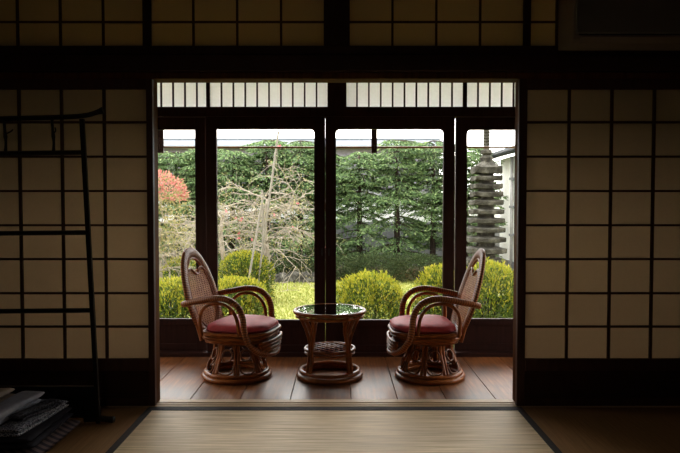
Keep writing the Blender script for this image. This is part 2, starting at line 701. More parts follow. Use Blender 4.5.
# ------------------------------------------------------------------ tatami
def tatami(x0, x1, y0, y1, borders, mat, label):
    root = empty('tatami_mat', ((x0 + x1) / 2, (y0 + y1) / 2, 0))
    hx, hy = (x1 - x0) / 2, (y1 - y0) / 2
    MB().box(-hx, hx, -hy, hy, -0.055, 0.0).build('mat', mat, root)
    for s in borders:
        b = MB()
        if s == 'f':
            b.box(-hx, hx, hy - 0.052, hy, -0.004, 0.0028)
        elif s in 'lr':
            xx = -hx if s == 'l' else hx - 0.034
            b.box(xx, xx + 0.034, -hy, hy, -0.004, 0.0025)
        else:
            yy = -hy if s == 'n' else hy - 0.034
            b.box(-hx, hx, yy, yy + 0.034, -0.004, 0.0025)
        b.build('border', M['heri'], root)
    tag(root, label, 'tatami mat', 'tatami mats on the room floor')


tatami(-1.055, 1.0, 2.30, 3.493, 'lrf', M['tatami'], 'pale tatami mat lit by daylight in the middle of the opening')
tatami(XL, -1.057, 2.10, 3.493, '', M['tatami_shaded'], 'brownish tatami mat under the black garment rack')
tatami(1.002, XR, 2.10, 3.493, '', M['tatami_shaded'], 'brownish tatami mat in front of the right paper screen')
tatami(-1.055, 1.0, 0.2, 2.298, 'lr', M['tatami'], 'pale tatami mat nearest the viewer, out of the daylight')

# ------------------------------------------------------------------ veranda
VX0, VX1 = -2.1, 2.1
b = MB()
edges = [-2.1, -1.99, -1.705, -1.42, -1.14, -0.86, -0.575, -0.285, 0.063, 0.33, 0.61, 0.895, 1.168, 1.45, 1.735, 2.02, 2.1]
for i in range(len(edges) - 1):
    b.box(edges[i] + 0.0018, edges[i + 1] - 0.0018, Y1 + 0.126, Y2 - 0.0, -0.03, 0.0)
fl = b.build('floor_veranda', M['boards'], bevel=0.0015)
struct(fl, 'reddish brown wide-board veranda floor under the cane chairs', 'floor')
o = MB().box(VX0, VX1, Y1 + 0.126, 4.95, -0.10, -0.032).build('floor_veranda_base', M['dark'])
struct(o, 'dark joist bed under the veranda boards', 'floor')
o = MB().box(VX0, VX1, Y1 + 0.12, 4.95, 2.33, 2.39).build('ceiling_veranda', M['dark'])
struct(o, 'board ceiling of the veranda', 'ceiling')
# unseen glazed veranda ends, added to side-light the chairs
for (a, nm, lab) in ((VX0 - 0.1, 'window_added_left', 'added glazed end of the veranda, side light for the left chair'), (VX1, 'window_added_right', 'added glazed end of the veranda, side light for the right chair')):
    root = empty(nm)
    b = MB()
    b.box(a, a + 0.1, Y1 + 0.02, Y1 + 0.16, -0.1, 2.39)
    b.box(a, a + 0.1, Y2 - 0.02, 4.95, -0.1, 2.39)
    b.box(a + 0.02, a + 0.08, Y1 + 0.16, Y2 - 0.02, 1.25, 2.39)
    b.box(a + 0.02, a + 0.08, Y1 + 0.16, Y2 - 0.02, -0.1, 0.12)
    b.build('frame', M['door'], root)
    MB().box(a + 0.048, a + 0.052, Y1 + 0.16, Y2 - 0.02, 0.12, 1.25).build('glass', M['glass'], root)
    struct(root, lab, 'window')

Z_G0, Z_G1 = PZ(320, Y2), PZ(129, Y2)       # glass bottom / top
Z_DT = PZ(116.5, Y2)
Z_RB = PZ(107, Y2)
# sill, head beam, top beam
b = MB()
b.box(VX0, VX1, Y2 - 0.035, Y2 + 0.12, -0.03, 0.028)
o = b.build('trim_20', M['door'], bevel=0.003)
struct(o, 'dark sill under the glass doors', 'sill')
o = MB().box(VX0, VX1, Y2 - 0.012, Y2 + 0.12, Z_DT, Z_RB).build('trim_21', M['door'], bevel=0.003)
struct(o, 'dark head beam between the glass doors and the bright transom strip', 'beam')
o = MB().box(VX0, VX1, Y2 - 0.012, Y2 + 0.12, 2.20, 2.33).build('trim_22', M['door'])
struct(o, 'dark beam above the bright transom strip', 'beam')


def glass_door(name, xa, ia, ib, xb, dy, corners, label, handle=None):
    Y = Y2 + dy
    X = lambda x: PX(x, Y)
    root = empty(name)
    a, b_, c, d = X(xa), X(ia), X(ib), X(xb)
    z0, z1 = 0.029, Z_DT - 0.001
    fr = MB()
    fr.box(a, b_, Y, Y + 0.034, z0, z1)
    fr.box(c, d, Y, Y + 0.034, z0, z1)
    fr.box(b_, c, Y + 0.001, Y + 0.033, Z_G1, z1)
    fr.box(b_, c, Y + 0.001, Y + 0.033, Z_G0 - 0.045, Z_G0)
    fr.box(b_, c, Y + 0.001, Y + 0.033, z0, z0 + 0.05)
    r = 0.030
    for k in corners:                       # rounded upper corners of the opening
        cx = b_ if k == 'l' else c
        s = 1 if k == 'l' else -1
        poly = [(cx, Z_G1)] + [(cx + s * r * (1 - math.sin(t)), Z_G1 - r * (1 - math.cos(t))) for t in [i * PI / 12 for i in range(7)]]
        if s > 0:
            poly = poly[::-1]
        fr.prism(poly, 'y', Y + 0.002, Y + 0.032)
    fr.build('frame', M['door'], root, bevel=0.0025)
    MB().box(b_ - 0.005, c + 0.005, Y + 0.015, Y + 0.019, Z_G0 - 0.005, Z_G1 + 0.005).build('glass', M['glass'], root)
    p = MB()
    p.box(b_, c, Y + 0.012, Y + 0.022, z0 + 0.05, Z_G0 - 0.045)
    p.build('lower_panel', M['door'], root)
    if handle:
        hx = X(handle)
        z = PZ(252, Y)
        h = MB()
        pts = []
        for i in range(20):
            t = 2 * PI * i / 20
            pts.append((hx + 0.008 * math.cos(t), z + 0.036 * math.sin(t) * (1 - 0.15 * abs(math.sin(t)))))
        h.prism(pts[::-1], 'y', Y - 0.002, Y + 0.004)
        h.build('handle', M['iron'], root)
    struct(root, label, 'glass door')
    return root


glass_door('door_3', 78, 89, 195.5, 206.3, 0.045, '', 'glass sliding door at the far left of the veranda, behind the left cane chair')
glass_door('door_4', 206.3, 217, 314.3, 325.2, 0.0, 'r', 'glass sliding door between the left cane chair and the round table', 322)
glass_door('door_5', 325.4, 336, 443.2, 454.3, 0.0, 'lr', 'glass sliding door between the round table and the right cane chair', 329)
glass_door('door_6', 455.3, 466.6, 573, 584, 0.045, 'l', 'glass sliding door at the far right, showing the stone pagoda')
for nm, a, c in (('wall_veranda_outer_left', VX0, PX(78, Y2)), ('wall_veranda_outer_right', PX(584, Y2), VX1)):
    o = MB().box(a, c, Y2, Y2 + 0.08, 0.0, Z_RB).build(nm, M['plaster'])
    struct(o, 'plaster wall at the end of the glass doors', 'wall')


def strip_transom(name, x0, x1, bars, label):
    Y = Y2 + 0.01
    X = lambda x: PX(x, Y)
    root = empty(name)
    z0, z1 = Z_RB + 0.001, 2.199
    fr = MB()
    fr.box(X(x0) - 0.016, X(x0), Y, Y + 0.03, z0, z1)
    fr.box(X(x1), X(x1) + 0.016, Y, Y + 0.03, z0, z1)
    for x in bars:
        fr.box(X(x) - 0.006, X(x) + 0.006, Y + 0.004, Y + 0.018, z0, z1)
    fr.build('lattice', M['door'], root)
    MB().box(X(x0), X(x1), Y + 0.0185, Y + 0.0192, z0, z1).build('paper', M['outpaper'], root)
    struct(root, label, 'transom')


PIT = 11.82
strip_transom('window_5', 92, 207.0, [197.6 - PIT * k for k in range(9)], 'bright slatted transom strip at the left end above the glass doors')
strip_transom('window_6', 210.6, 327.6, [222.1 + PIT * k for k in range(9)], 'bright slatted transom strip left of the centre post')
strip_transom('window_7', 346.3, 462.3, [356.9 + PIT * k for k in range(9)], 'bright slatted transom strip right of the centre post')
strip_transom('window_8', 466.2, 582, [477.3 + PIT * k for k in range(9)], 'bright slatted transom strip at the right end above the glass doors')
o = MB().box(PX(329.8, Y2), PX(344.2, Y2), Y2 - 0.008, Y2 + 0.10, Z_RB, 2.20).build('trim_23', M['door'])
struct(o, 'dark short post between the two middle slatted transom strips', 'post')
for nm, a, c in (('wall_veranda_upper_left', VX0, PX(90, Y2)), ('wall_veranda_upper_right', PX(584, Y2), VX1)):
    o = MB().box(a, c, Y2, Y2 + 0.08, Z_RB, 2.20).build(nm, M['plaster'])
    struct(o, 'plaster wall at the end of the slatted transom strip', 'wall')

# eave outside
b = MB()
b.prism([(4.82, 2.42), (4.82, 2.52), (5.62, 2.36), (5.62, 2.28)], 'x', VX0 - 0.5, VX1 + 0.5)
o = b.build('roof', M['ceil'])
struct(o, 'shallow wooden eave outside above the glass doors', 'eave')
o = MB().box(VX0 - 0.1, VX1 + 0.1, 4.82, 4.95, 2.20, 2.53).build('trim_24', M['door'])
struct(o, 'dark outer wall plate above the glass doors', 'beam')

# unseen block over the house, added to cut sky light on the garden
o = MB().box(-4.5, 4.5, -2.5, 4.80, 2.56, 6.2).build('wall_sky_block', M['plaster'])
struct(o, 'unseen plastered block above the veranda, added to hold sky light off the garden', 'wall')

# laundry pole on two hangers under the eave
YL = 5.40
zp = PZ(147, YL)
pole = MB()
pole.tube([(PX(40, YL), YL, zp), (PX(340, YL), YL, zp - 0.004), (PX(640, YL), YL, zp)], 0.0085, 8)
o = pole.build('laundry_pole', M['cane_dark'], smooth=True)
tag(o, 'thin dark horizontal pole outside the glass doors, hung under the eave', 'pole')
for x, lab in ((161.5, 'short dark pole hanger outside, near the left edge of the opening'), (374, 'short dark pole hanger outside, above the middle of the evergreens')):
    h = MB()
    hx = PX(x, YL)
    h.box(hx - 0.024, hx + 0.024, YL - 0.012, YL + 0.012, PZ(153, YL), 2.325)
    h.tube([(hx, YL - 0.014, zp - 0.012 + 0.0), (hx, YL - 0.03, zp - 0.010), (hx, YL - 0.034, zp + 0.012)], 0.004, 6)
    o = h.build('pole_hanger', M['door'], bevel=0.003)
    tag(o, lab, 'hanger', 'pole hangers under the eave')

portal(VX0, VX1, 0.25, 2.2, 4.90)
for sx in (-1, 1):
    l = bpy.data.lights.new('daylight_portal', 'AREA')
    l.shape = 'RECTANGLE'
    l.size, l.size_y = 1.13, 1.1
    l.cycles.is_portal = True
    o = bpy.data.objects.new('daylight_portal', l)
    C.objects.link(o)
    o.location = (sx * 2.22, 4.16, 0.685)
    o.rotation_euler = (0, sx * PI / 2, 0)
# the room's dim ceiling lamp, behind the viewer
l = bpy.data.lights.new('ceiling_lamp_light', 'AREA')
l.shape = 'DISK'
l.size = 0.35
l.energy = 4.0
l.color = (1.0, 0.86, 0.70)
o = bpy.data.objects.new('ceiling_lamp_light', l)
C.objects.link(o)
o.location = (-0.5, -0.3, 2.40)

# ------------------------------------------------------------------ air conditioner
ax0 = PX(554, Y1)
az0 = PZ(47, 3.35)
root = empty('air_conditioner', (ax0 + 0.40, Y1 - 0.024, az0))
prof = [(0, 0.012), (-0.05, 0.0), (-0.19, 0.002), (-0.216, 0.014), (-0.225, 0.034), (-0.225, 0.27), (-0.20, 0.285), (0, 0.285)]
M['ac'] = plain('aged_white_plastic', (0.22, 0.175, 0.15), 0.5, 0.3, 0.05)
M['ac_front'] = plain('aged_white_front', (0.17, 0.165, 0.155), 0.45, 0.3, 0.05)
b = MB()
b.prism([(y, z) for y, z in prof][::-1], 'x', -0.40, 0.40)
b.build('body', M['ac'], root, bevel=0.006, seg=2)
MB().box(-0.385, 0.385, -0.236, -0.222, 0.042, 0.272).build('front_panel', M['ac_front'], root, bevel=0.004, seg=2)
b = MB()
b.prism([(-0.230, 0.028), (-0.222, 0.032), (-0.196, 0.001), (-0.202, -0.002)], 'x', -0.36, 0.36)
b.build('louver', M['ac'], root, bevel=0.002)
MB().box(-0.37, 0.37, -0.228, -0.20, 0.0335, 0.0415).build('vent', M['iron'], root)
tag(root, 'wall air conditioner mounted high above the right paper screen', 'air conditioner')

# ------------------------------------------------------------------ black garment rack
YR = 3.24
root = empty('garment_rack', (PX(95, YR), YR, 0))
orig = root.location.copy()


def L(x, y, Y=YR):
    return P(x, y, Y) - orig


top = [L(-75, 124), L(-40, 121), L(0, 118.8), L(60, 117.2), L(85, 115.5), L(97, 112.2), L(103, 110.3)]
b = MB()
b.tube(spline(top, 5), [0.0125] * 25 + [0.013, 0.014, 0.0155, 0.017, 0.018, 0.018], 4, flat=0.016, up=(0, 0, 1))
b.build('top_rail', M['lacquer'], root)
for i, (x, y0, y1) in enumerate(((82, 119, 421), (-58, 122, 421))):
    b = MB()
    x1 = 98.5 if i == 0 else -64
    pts = [L(x, y0), L((x + x1) / 2, (y0 + y1) / 2)]
    zb = L(x1, y1)
    zb.z = 0.0
    pts.append(zb)
    b.tube(pts, 0.0155, 4, flat=0.0155, up=(0.7, 0.7, 0))
    b.build('post', M['lacquer'], root, bevel=0.002)
for (y, xr) in ((153, 84), (233, 90), (310.8, 94)):
    b = MB()
    b.tube([L(-60, y + 1.0), L(xr, y - 0.5)], 0.0125, 6, up=(0, 0, 1))
    b.build('rail', M['lacquer'], root, bevel=0.001)
for x in (4, 52, -42):
    b = MB()
    b.tube(spline([L(x, 120), L(x + 0.8, 131), L(x + 1.8, 142), L(x + 1.5, 152)], 4), [0.009, 0.008, 0.0075, 0.007, 0.0075, 0.009, 0.0105, 0.008, 0.007, 0.007, 0.008, 0.009, 0.009], 6)
    if x == 52:
        b.tube(spline([L(53, 134), L(55.5, 131), L(55, 127.5)], 3), 0.004, 5)
    else:
        b.tube(spline([L(x + 1, 134), L(x + 6, 132), L(x + 9, 129.5)], 3), 0.004, 5)
    b.build('spindle', M['lacquer'], root, smooth=True)
b = MB()
zt = L(0, 386).z
b.box(L(-62, 386).x, L(97, 386).x, -0.012, 0.012, 0.03, zt)
b.build('base_board', M['lacquer'], root, bevel=0.003)
for x in (98.5, -64):
    fx = L(x, 421).x
    b = MB()
    s = 1 if x > 0 else -1
    b.tube(spline([(fx - 0.07 * s, 0, 0.017), (fx, 0.0, 0.024), (fx + 0.055 * s, 0.0, 0.019), (fx + 0.083 * s, 0.0, 0.018)], 4), [0.016] * 9 + [0.017, 0.018, 0.017, 0.013], 8)
    b.build('foot', M['lacquer'], root, smooth=True)
tag(root, 'black lacquered garment rack in front of the left paper screen', 'garment rack')


# ------------------------------------------------------------------ folded bedding pile
def folded(name, cx, cy, rz, w, d, z, h, layers, mat, label, cat, tilt=0.0, sag=0.0, group=None):
    """soft folded cloth: stacked layers with round fold edges"""
    root = empty(name, (cx, cy, z), rz)
    root.rotation_euler = (0, tilt, rz)
    lh = h / layers
    for q in range(layers):
        nx, ny, m = 22, 14, 8
        vs, fs = [], []
        jx, jy = random.uniform(-0.01, 0.01), random.uniform(-0.008, 0.008)
        hw, hd = w / 2 - random.uniform(0, 0.012), d / 2 - random.uniform(0, 0.012)
        rows = []
        for i in range(nx + 1):
            s = -1 + 2 * i / nx
            ex = math.copysign(abs(s) ** 0.8, s)
            row = []
            # closed cross-section ring in y-z, rounded ends
            th = lh * 0.5 * max(0.12, (1 - abs(ex) ** 14)) ** 0.5
            for k in range(2 * ny):
                a = 2 * PI * k / (2 * ny)
                c, sn = math.cos(a), math.sin(a)
                yy = math.copysign(abs(c) ** 0.35, c)
                zz = math.copysign(abs(sn) ** 0.6, sn)
                x = ex * hw + jx
                y = yy * hd + jy
                bend = -sag * (abs(ex) ** 3 + 0.6 * abs(yy) ** 4) * (0.4 + 0.6 * q / max(1, layers))
                wv = 0.004 * math.sin(7 * x / w + 3 * q) * math.cos(5 * y / d + q)
                row.append((x, y, lh * (q + 0.5) + zz * th * 0.96 + bend * 0.5 + (wv if zz > 0 else wv * 0.8)))
            rows.append(row)
        for row in rows:
            vs += row
        n2 = 2 * ny
        for i in range(nx):
            for k in range(n2):
                l = (k + 1) % n2
                fs.append([i * n2 + k, i * n2 + l, (i + 1) * n2 + l, (i + 1) * n2 + k])
        fs.append(list(range(n2))[::-1])
        fs.append([nx * n2 + k for k in range(n2)])
        MB().add(vs, fs).build('fold', mat, root, smooth=True)
    tag(root, label, cat, group)
    return root


def pattern_cloth(name, dark, pale, scale):
    m, nt, out = new_mat(name)
    tc = N(nt, 'ShaderNodeTexCoord')
    vo = N(nt, 'ShaderNodeTexVoronoi', feature='DISTANCE_TO_EDGE')
    vo.inputs['Scale'].default_value = scale
    vo.inputs['Randomness'].default_value = 0.75
    nt.links.new(tc.outputs['Object'], vo.inputs['Vector'])
    col = ramp(nt, vo.outputs['Distance'], [(0.07, pale), (0.14, dark)])
    pbr(nt, out, col, 0.85, None, 0.15)
    return m


def stripe_cloth(name, dark, pale, fx, fy, w=0.5):
    m, nt, out = new_mat(name)
    tc = N(nt, 'ShaderNodeTexCoord')
    mp = N(nt, 'ShaderNodeMapping')
    mp.inputs['Rotation'].default_value = (0, 0, 0)
    mp.inputs['Scale'].default_value = (fx, fy, 30)
    nt.links.new(tc.outputs['Object'], mp.inputs['Vector'])
    wv = N(nt, 'ShaderNodeTexWave', wave_type='BANDS', bands_direction='DIAGONAL')
    wv.inputs['Scale'].default_value = 1.0
    nt.links.new(mp.outputs['Vector'], wv.inputs['Vector'])
    col = ramp(nt, wv.outputs['Fac'], [(w - 0.05, dark), (w + 0.05, pale)])
    pbr(nt, out, col, 0.85, None, 0.15)
    return m


M['cloth_stripe'] = stripe_cloth('striped_quilt_cloth', (0.03, 0.022, 0.028), (0.13, 0.09, 0.085), 14, 14)
M['cloth_dark'] = plain('dark_robe_cloth', (0.022, 0.020, 0.026), 0.85, 0.15, 0.25, 20)
M['cloth_pattern'] = pattern_cloth('patterned_robe_cloth', (0.04, 0.045, 0.07), (0.42, 0.42, 0.46), 75)
M['cloth_sash'] = pattern_cloth('dark_sash_cloth', (0.015, 0.015, 0.02), (0.08, 0.08, 0.10), 55)
M['cloth_gray'] = plain('gray_towel_cloth', (0.42, 0.43, 0.50), 0.95, 0.1, 0.1, 40, b=0.2)
M['cloth_beige'] = plain('beige_towel_cloth', (0.50, 0.42, 0.36), 0.95, 0.1, 0.1, 40, b=0.2)
GP = 'folded robes and towels beside the garment rack'
folded('folded_quilt', -1.60, 2.93, 0.0, 0.62, 0.50, 0.002, 0.055, 1, M['cloth_stripe'], 'folded dark quilt with a striped edge, lowest of the pile by the rack', 'quilt', group=GP)
folded('folded_robe', -1.625, 2.94, 0.03, 0.60, 0.46, 0.058, 0.055, 2, M['cloth_dark'], 'folded plain black robe just above the striped quilt', 'robe', group=GP)
folded('folded_robe', -1.63, 2.95, -0.08, 0.54, 0.44, 0.113, 0.038, 2, M['cloth_pattern'], 'folded navy robe with a white pattern, middle of the pile', 'robe', tilt=0.0, group=GP)
folded('cloth_belt', -1.41, 2.93, 1.30, 0.28, 0.07, 0.153, 0.035, 2, M['cloth_sash'], 'folded black sash on the white-patterned robe beside the gray towel', 'sash', group=GP)
folded('folded_towel', -1.515, 2.90, 1.50, 0.40, 0.11, 0.153, 0.062, 2, M['cloth_gray'], 'folded bluish gray towel on the white-patterned robe', 'towel', group=GP)
folded('folded_towel', -1.645, 2.90, 1.48, 0.40, 0.12, 0.153, 0.080, 3, M['cloth_beige'], 'folded beige towel left of the gray towel, highest of the pile', 'towel', group=GP)


# ------------------------------------------------------------------ cane chair
def octo(hx0, hx1, hy, z, cut=0.09, n=4):
    """rounded octagon seat outline"""
    raw = [(hx1, -hy + cut), (hx1, hy - cut), (hx1 - cut, hy), (hx0 + cut * .6, hy), (hx0, hy - cut * .6), (hx0, -hy + cut * .6), (hx0 + cut * .6, -hy), (hx1 - cut, -hy)]
    out = []
    m = len(raw)
    for i in range(m):
        p0, p1, p2 = Vector(raw[i - 1]), Vector(raw[i]), Vector(raw[(i + 1) % m])
        a = p1 + (p0 - p1) * 0.28
        c = p1 + (p2 - p1) * 0.28
        for k in range(n + 1):
            t = k / n
            q = a * (1 - t) ** 2 + p1 * 2 * t * (1 - t) + c * t * t
            out.append((q.x, q.y, z))
    return out


def make_chair(loc, rz, label):
    root = empty('cane_chair', loc, rz)
    tag(root, label, 'chair', 'cane swivel chairs on the veranda')
    # base rings
    b = MB()
    b.tube(ring(0.211, 0.017, 48), 0.017, 8, True)
    b.tube(ring(0.194, 0.017, 48), 0.013, 8, True)
    b.tube(ring(0.200, 0.043, 48), 0.013, 8, True)
    b.build('base_ring', M['cane'], root, smooth=True)
    nl = 8
    for k in range(nl):
        a = 2 * PI * (k + 0.5) / nl
        b = MB()
        for da in (-0.055, 0.055):
            ca, sa = math.cos(a + da), math.sin(a + da)
            cb, sb = math.cos(a + da * 1.3), math.sin(a + da * 1.3)
            b.tube(spline([(0.196 * ca, 0.196 * sa, 0.045), (0.168 * ca, 0.168 * sa, 0.11), (0.142 * cb, 0.142 * sb, 0.18), (0.134 * cb, 0.134 * sb, 0.245)], 4), 0.0098, 7)
        b.build('leg', M['cane'], root, smooth=True)
    for k in range(nl):
        a = 2 * PI * k / nl
        ca, sa = math.cos(a), math.sin(a)
        b = MB()
        # lower half hoop and small ring above it, lying on the cone of the base
        def on(s, z):
            R = 0.196 - (z - 0.045) * 0.38
            return (R * ca - s * sa, R * sa + s * ca, z)
        b.tube(spline([on(-0.052, 0.115), on(-0.045, 0.075), on(-0.02, 0.058), on(0.02, 0.058), on(0.045, 0.075), on(0.052, 0.115)], 5), 0.0055, 6)
        b.tube([on(0.034 * math.cos(t * PI / 9), 0.165 + 0.034 * math.sin(t * PI / 9)) for t in range(18)], 0.006, 6, True)
        b.build('loop', M['cane_dark'], root, smooth=True)
    b = MB()
    b.tube(ring(0.138, 0.238, 32), 0.013, 8, True)
    b.lathe([(0.125, 0.225), (0.13, 0.245), (0.12, 0.25)], n=24)
    b.build('swivel_plate', M['cane_dark'], root, smooth=True)
    # seat frame
    b = MB()
    for z, g in ((0.262, -0.03), (0.286, -0.012), (0.311, 0.0)):
        b.tube(octo(-0.165 - g * .5, 0.255 + g, 0.228 + g, z), 0.0135, 8, True)
    b.add(octo(-0.16, 0.245, 0.22, 0.318), [list(range(40))])
    b.add(octo(-0.145, 0.225, 0.20, 0.252), [list(range(40))[::-1]])
    b.build('seat_frame', M['cane'], root, smooth=True)
    # cushion
    rows = []
    for (k, z) in ((0.96, 0.322), (1.0, 0.332), (1.005, 0.345), (0.98, 0.357), (0.92, 0.366), (0.8, 0.374), (0.6, 0.380), (0.35, 0.384), (0.1, 0.386)):
        rows.append([((x - 0.025) * k + 0.025, y * k, z) for x, y, _ in octo(-0.14, 0.252, 0.222, 0, 0.10)])
    b = MB()
    vs = [p for r in rows for p in r]
    m = len(rows[0])
    fs = []
    for i in range(len(rows) - 1):
        for k in range(m):
            l = (k + 1) % m
            fs.append([i * m + k, i * m + l, (i + 1) * m + l, (i + 1) * m + k])
    fs.append(list(range(m))[::-1])
    fs.append([(len(rows) - 1) * m + k for k in range(m)])
    b.add(vs, fs)
    cu = b.build('cushion', M['cushion'], root, smooth=True)
    cu['label'] = 'plump red seat cushion'
    MB().tube([((x - 0.025) * 1.0 + 0.025, y, 0.333) for x, y, _ in octo(-0.141, 0.254, 0.224, 0, 0.10)], 0.0045, 6, True).build('piping', M['piping'], cu, smooth=True)
    # arms
    for s in (-1, 1):
        path = [(-0.268, 0.215 * s, 0.492), (-0.22, 0.230 * s, 0.505), (-0.12, 0.242 * s, 0.527), (-0.02, 0.250 * s, 0.543), (0.06, 0.252 * s, 0.532),
                (0.118, 0.250 * s, 0.490), (0.145, 0.248 * s, 0.43), (0.152, 0.245 * s, 0.36), (0.168, 0.232 * s, 0.285), (0.205, 0.190 * s, 0.218), (0.245, 0.115 * s, 0.180)]
        b = MB()
        b.tube(spline(path, 6), 0.0195, 10)
        b.build('armrest', M['braid'], root, smooth=True)
        inn = [(-0.14, 0.222 * s, 0.30), (-0.145, 0.232 * s, 0.40), (-0.125, 0.238 * s, 0.465), (-0.07, 0.243 * s, 0.505), (0.01, 0.243 * s, 0.508), (0.07, 0.242 * s, 0.475), (0.105, 0.240 * s, 0.41), (0.115, 0.236 * s, 0.31)]
        b = MB()
        b.tube(spline(inn, 5), 0.0115, 8)
        b.build('arm_brace', M['cane'], root, smooth=True)
    # apron hanging under the seat front
    b = MB()
    ap = [(0.243, -0.118, 0.181), (0.262, -0.06, 0.172), (0.268, 0.0, 0.170), (0.262, 0.06, 0.172), (0.243, 0.118, 0.181)]
    b.tube(spline(ap, 5), 0.0135, 8)
    for z, hw in ((0.262, 0.19), (0.240, 0.175), (0.218, 0.155), (0.197, 0.125)):
        b.tube(spline([(0.236, -hw, z), (0.262, -hw * 0.6, z), (0.268, 0, z), (0.262, hw * 0.6, z), (0.236, hw, z)], 4), 0.0105, 6)
    b.build('apron', M['cane'], root, smooth=True)
    # back
    rec = math.radians(17)
    O = Vector((-0.172, 0, 0.290))
    U = Vector((-math.sin(rec), 0, math.cos(rec)))
    Nn = Vector((math.cos(rec), 0, math.sin(rec)))

    def bp(s, t, off=0.0):
        curve = -0.10 * (t / 0.22) ** 2 * 0.12       # slight wrap-round
        return O + U * s + Vector((0, t, 0)) + Nn * (off - curve * 0.0)

    def oval(hw, s0, s1, n=48, off=0.0, sharp=0.10):
        out = []
        c, h = (s0 + s1) / 2, (s1 - s0) / 2
        for k in range(n):
            a = 2 * PI * k / n
            sv = c + h * math.sin(a)
            f = 1 - sharp * math.sin(a)
            out.append(bp(sv, hw * f * math.copysign(abs(math.cos(a)) ** 0.9, math.cos(a)), off))
        return out
    b = MB()
    b.tube(oval(0.188, -0.02, 0.533), 0.015, 10, True, flat=0.037, up=Nn)
    b.build('back_hoop', M['braid'], root, smooth=True)
    b = MB()
    b.tube(oval(0.152, 0.03, 0.495), 0.009, 8, True, up=Nn)
    b.build('inner_hoop', M['cane'], root, smooth=True)
    # wavy cane at the top of the woven panel
    def topz(t):
        q = abs(t) / 0.15
        return 0.408 - 0.022 * math.cos(min(1, q * 1.9) * PI) - 0.11 * max(0, q - 0.45) ** 1.4
    b = MB()
    wv = [bp(topz(t), t, 0.006) for t in [(-0.138 + 0.276 * i / 24) for i in range(25)]]
    b.tube(wv, 0.008, 7, up=Nn)
    b.build('crest_cane', M['cane'], root, smooth=True)
    # woven panel: real strips over and under
    b = MB()
    pitch = 0.0135

    def inside(s, t):
        c, h = 0.2625, 0.2325
        q = (s - c) / h
        if abs(q) >= 1:
            return False
        hw = 0.152 * (1 - 0.10 * q) * (1 - q * q) ** 0.45
        return abs(t) <= hw and s <= topz(t)
    nt_ = int(0.17 / pitch)
    for it in range(-nt_, nt_ + 1):
        t = it * pitch
        ss = [s for s in [0.03 + pitch * j * 0.5 for j in range(72)] if inside(s, t)]
        if len(ss) > 3:
            pts = [bp(s, t, 0.0022 * (1 if (round(s / pitch) + it) % 2 else -1)) for s in ss]
            b.tube(pts, 0.0012, 4, flat=0.0054, up=Nn)
    for js in range(0, 36):
        s = 0.036 + js * pitch
        tt = [t for t in [-0.17 + pitch * j * 0.5 for j in range(52)] if inside(s, t)]
        if len(tt) > 3:
            pts = [bp(s, t, 0.0022 * (-1 if (round(s / pitch) + round(t / pitch)) % 2 else 1)) for t in tt]
            b.tube(pts, 0.0012, 4, flat=0.0054, up=Nn)
    b.build('woven_panel', M['weave'], root)
    for s in (-1, 1):
        b = MB()
        b.tube([bp(-0.02, 0.09 * s, -0.01), bp(0.05, 0.13 * s, -0.012)], 0.011, 6)
        b.tube(spline([(-0.165, 0.17 * s, 0.26), (-0.195, 0.185 * s, 0.38), (-0.235, 0.205 * s, 0.50)], 4), 0.012, 7)
        b.build('back_support', M['cane'], root, smooth=True)
    return root


ch = make_chair((-0.672, 4.14, 0.0), math.radians(-14), 'cane swivel chair with red cushion left of the round table')
copy_thing(ch, (0.584, 4.13, 0.0), math.radians(180 + 2), 'cane swivel chair with red cushion right of the round table')

# ------------------------------------------------------------------ round table
root = empty('side_table', (-0.066, 4.13, 0.0), 0.0)
tag(root, 'round glass-topped cane table between the two chairs', 'table')
b = MB()
b.tube(ring(0.199, 0.017, 48), 0.017, 8, True)
b.tube(ring(0.186, 0.045, 48), 0.013, 8, True)
b.build('base_ring', M['cane'], root, smooth=True)
for k in range(4):
    a = PI / 4 + k * PI / 2
    b = MB()
    for da in (-0.075, 0.075):
        ca, sa = math.cos(a + da), math.sin(a + da)
        cb, sb = math.cos(a + da * 3.2), math.sin(a + da * 3.2)
        b.tube(spline([(0.185 * ca, 0.185 * sa, 0.045), (0.172 * ca, 0.172 * sa, 0.14), (0.166 * ca, 0.166 * sa, 0.24), (0.182 * cb, 0.182 * sb, 0.34), (0.222 * cb, 0.222 * sb, 0.415)], 5), 0.0105, 8)
    ca, sa = math.cos(a), math.sin(a)
    b.tube(spline([(0.170 * ca, 0.170 * sa, 0.15), (0.160 * ca, 0.160 * sa, 0.25), (0.175 * ca, 0.175 * sa, 0.34), (0.222 * ca, 0.222 * sa, 0.415)], 5), 0.010, 7)
    b.build('leg', M['cane'], root, smooth=True)
b = MB()
b.tube(ring(0.158, 0.185, 40), 0.011, 8, True)
b.tube(ring(0.156, 0.162, 40), 0.009, 8, True)
for i in range(-3, 4):
    d = i * 0.042
    h = math.sqrt(max(0, 0.155 ** 2 - d * d))
    for sg in (1, -1):
        c45 = math.cos(PI / 4)
        p0 = ((d * c45 - h * c45), sg * (d * c45 + h * c45), 0.190 + 0.003 * sg)
        p1 = ((d * c45 + h * c45), sg * (d * c45 - h * c45), 0.190 + 0.003 * sg)
        b.tube([p0, p1], 0.002, 5, flat=0.0058, up=(0, 0, 1))
b.build('shelf', M['cane'], root, smooth=True)
b = MB()
b.tube(ring(0.226, 0.430, 56), 0.0125, 8, True)
b.tube(ring(0.214, 0.402, 56), 0.011, 8, True)
b.build('top_ring', M['cane'], root, smooth=True)
MB().lathe([(0.213, 0.432), (0.215, 0.434), (0.215, 0.439), (0.213, 0.441)], n=56).build('glass_top', M['tableglass'], root)

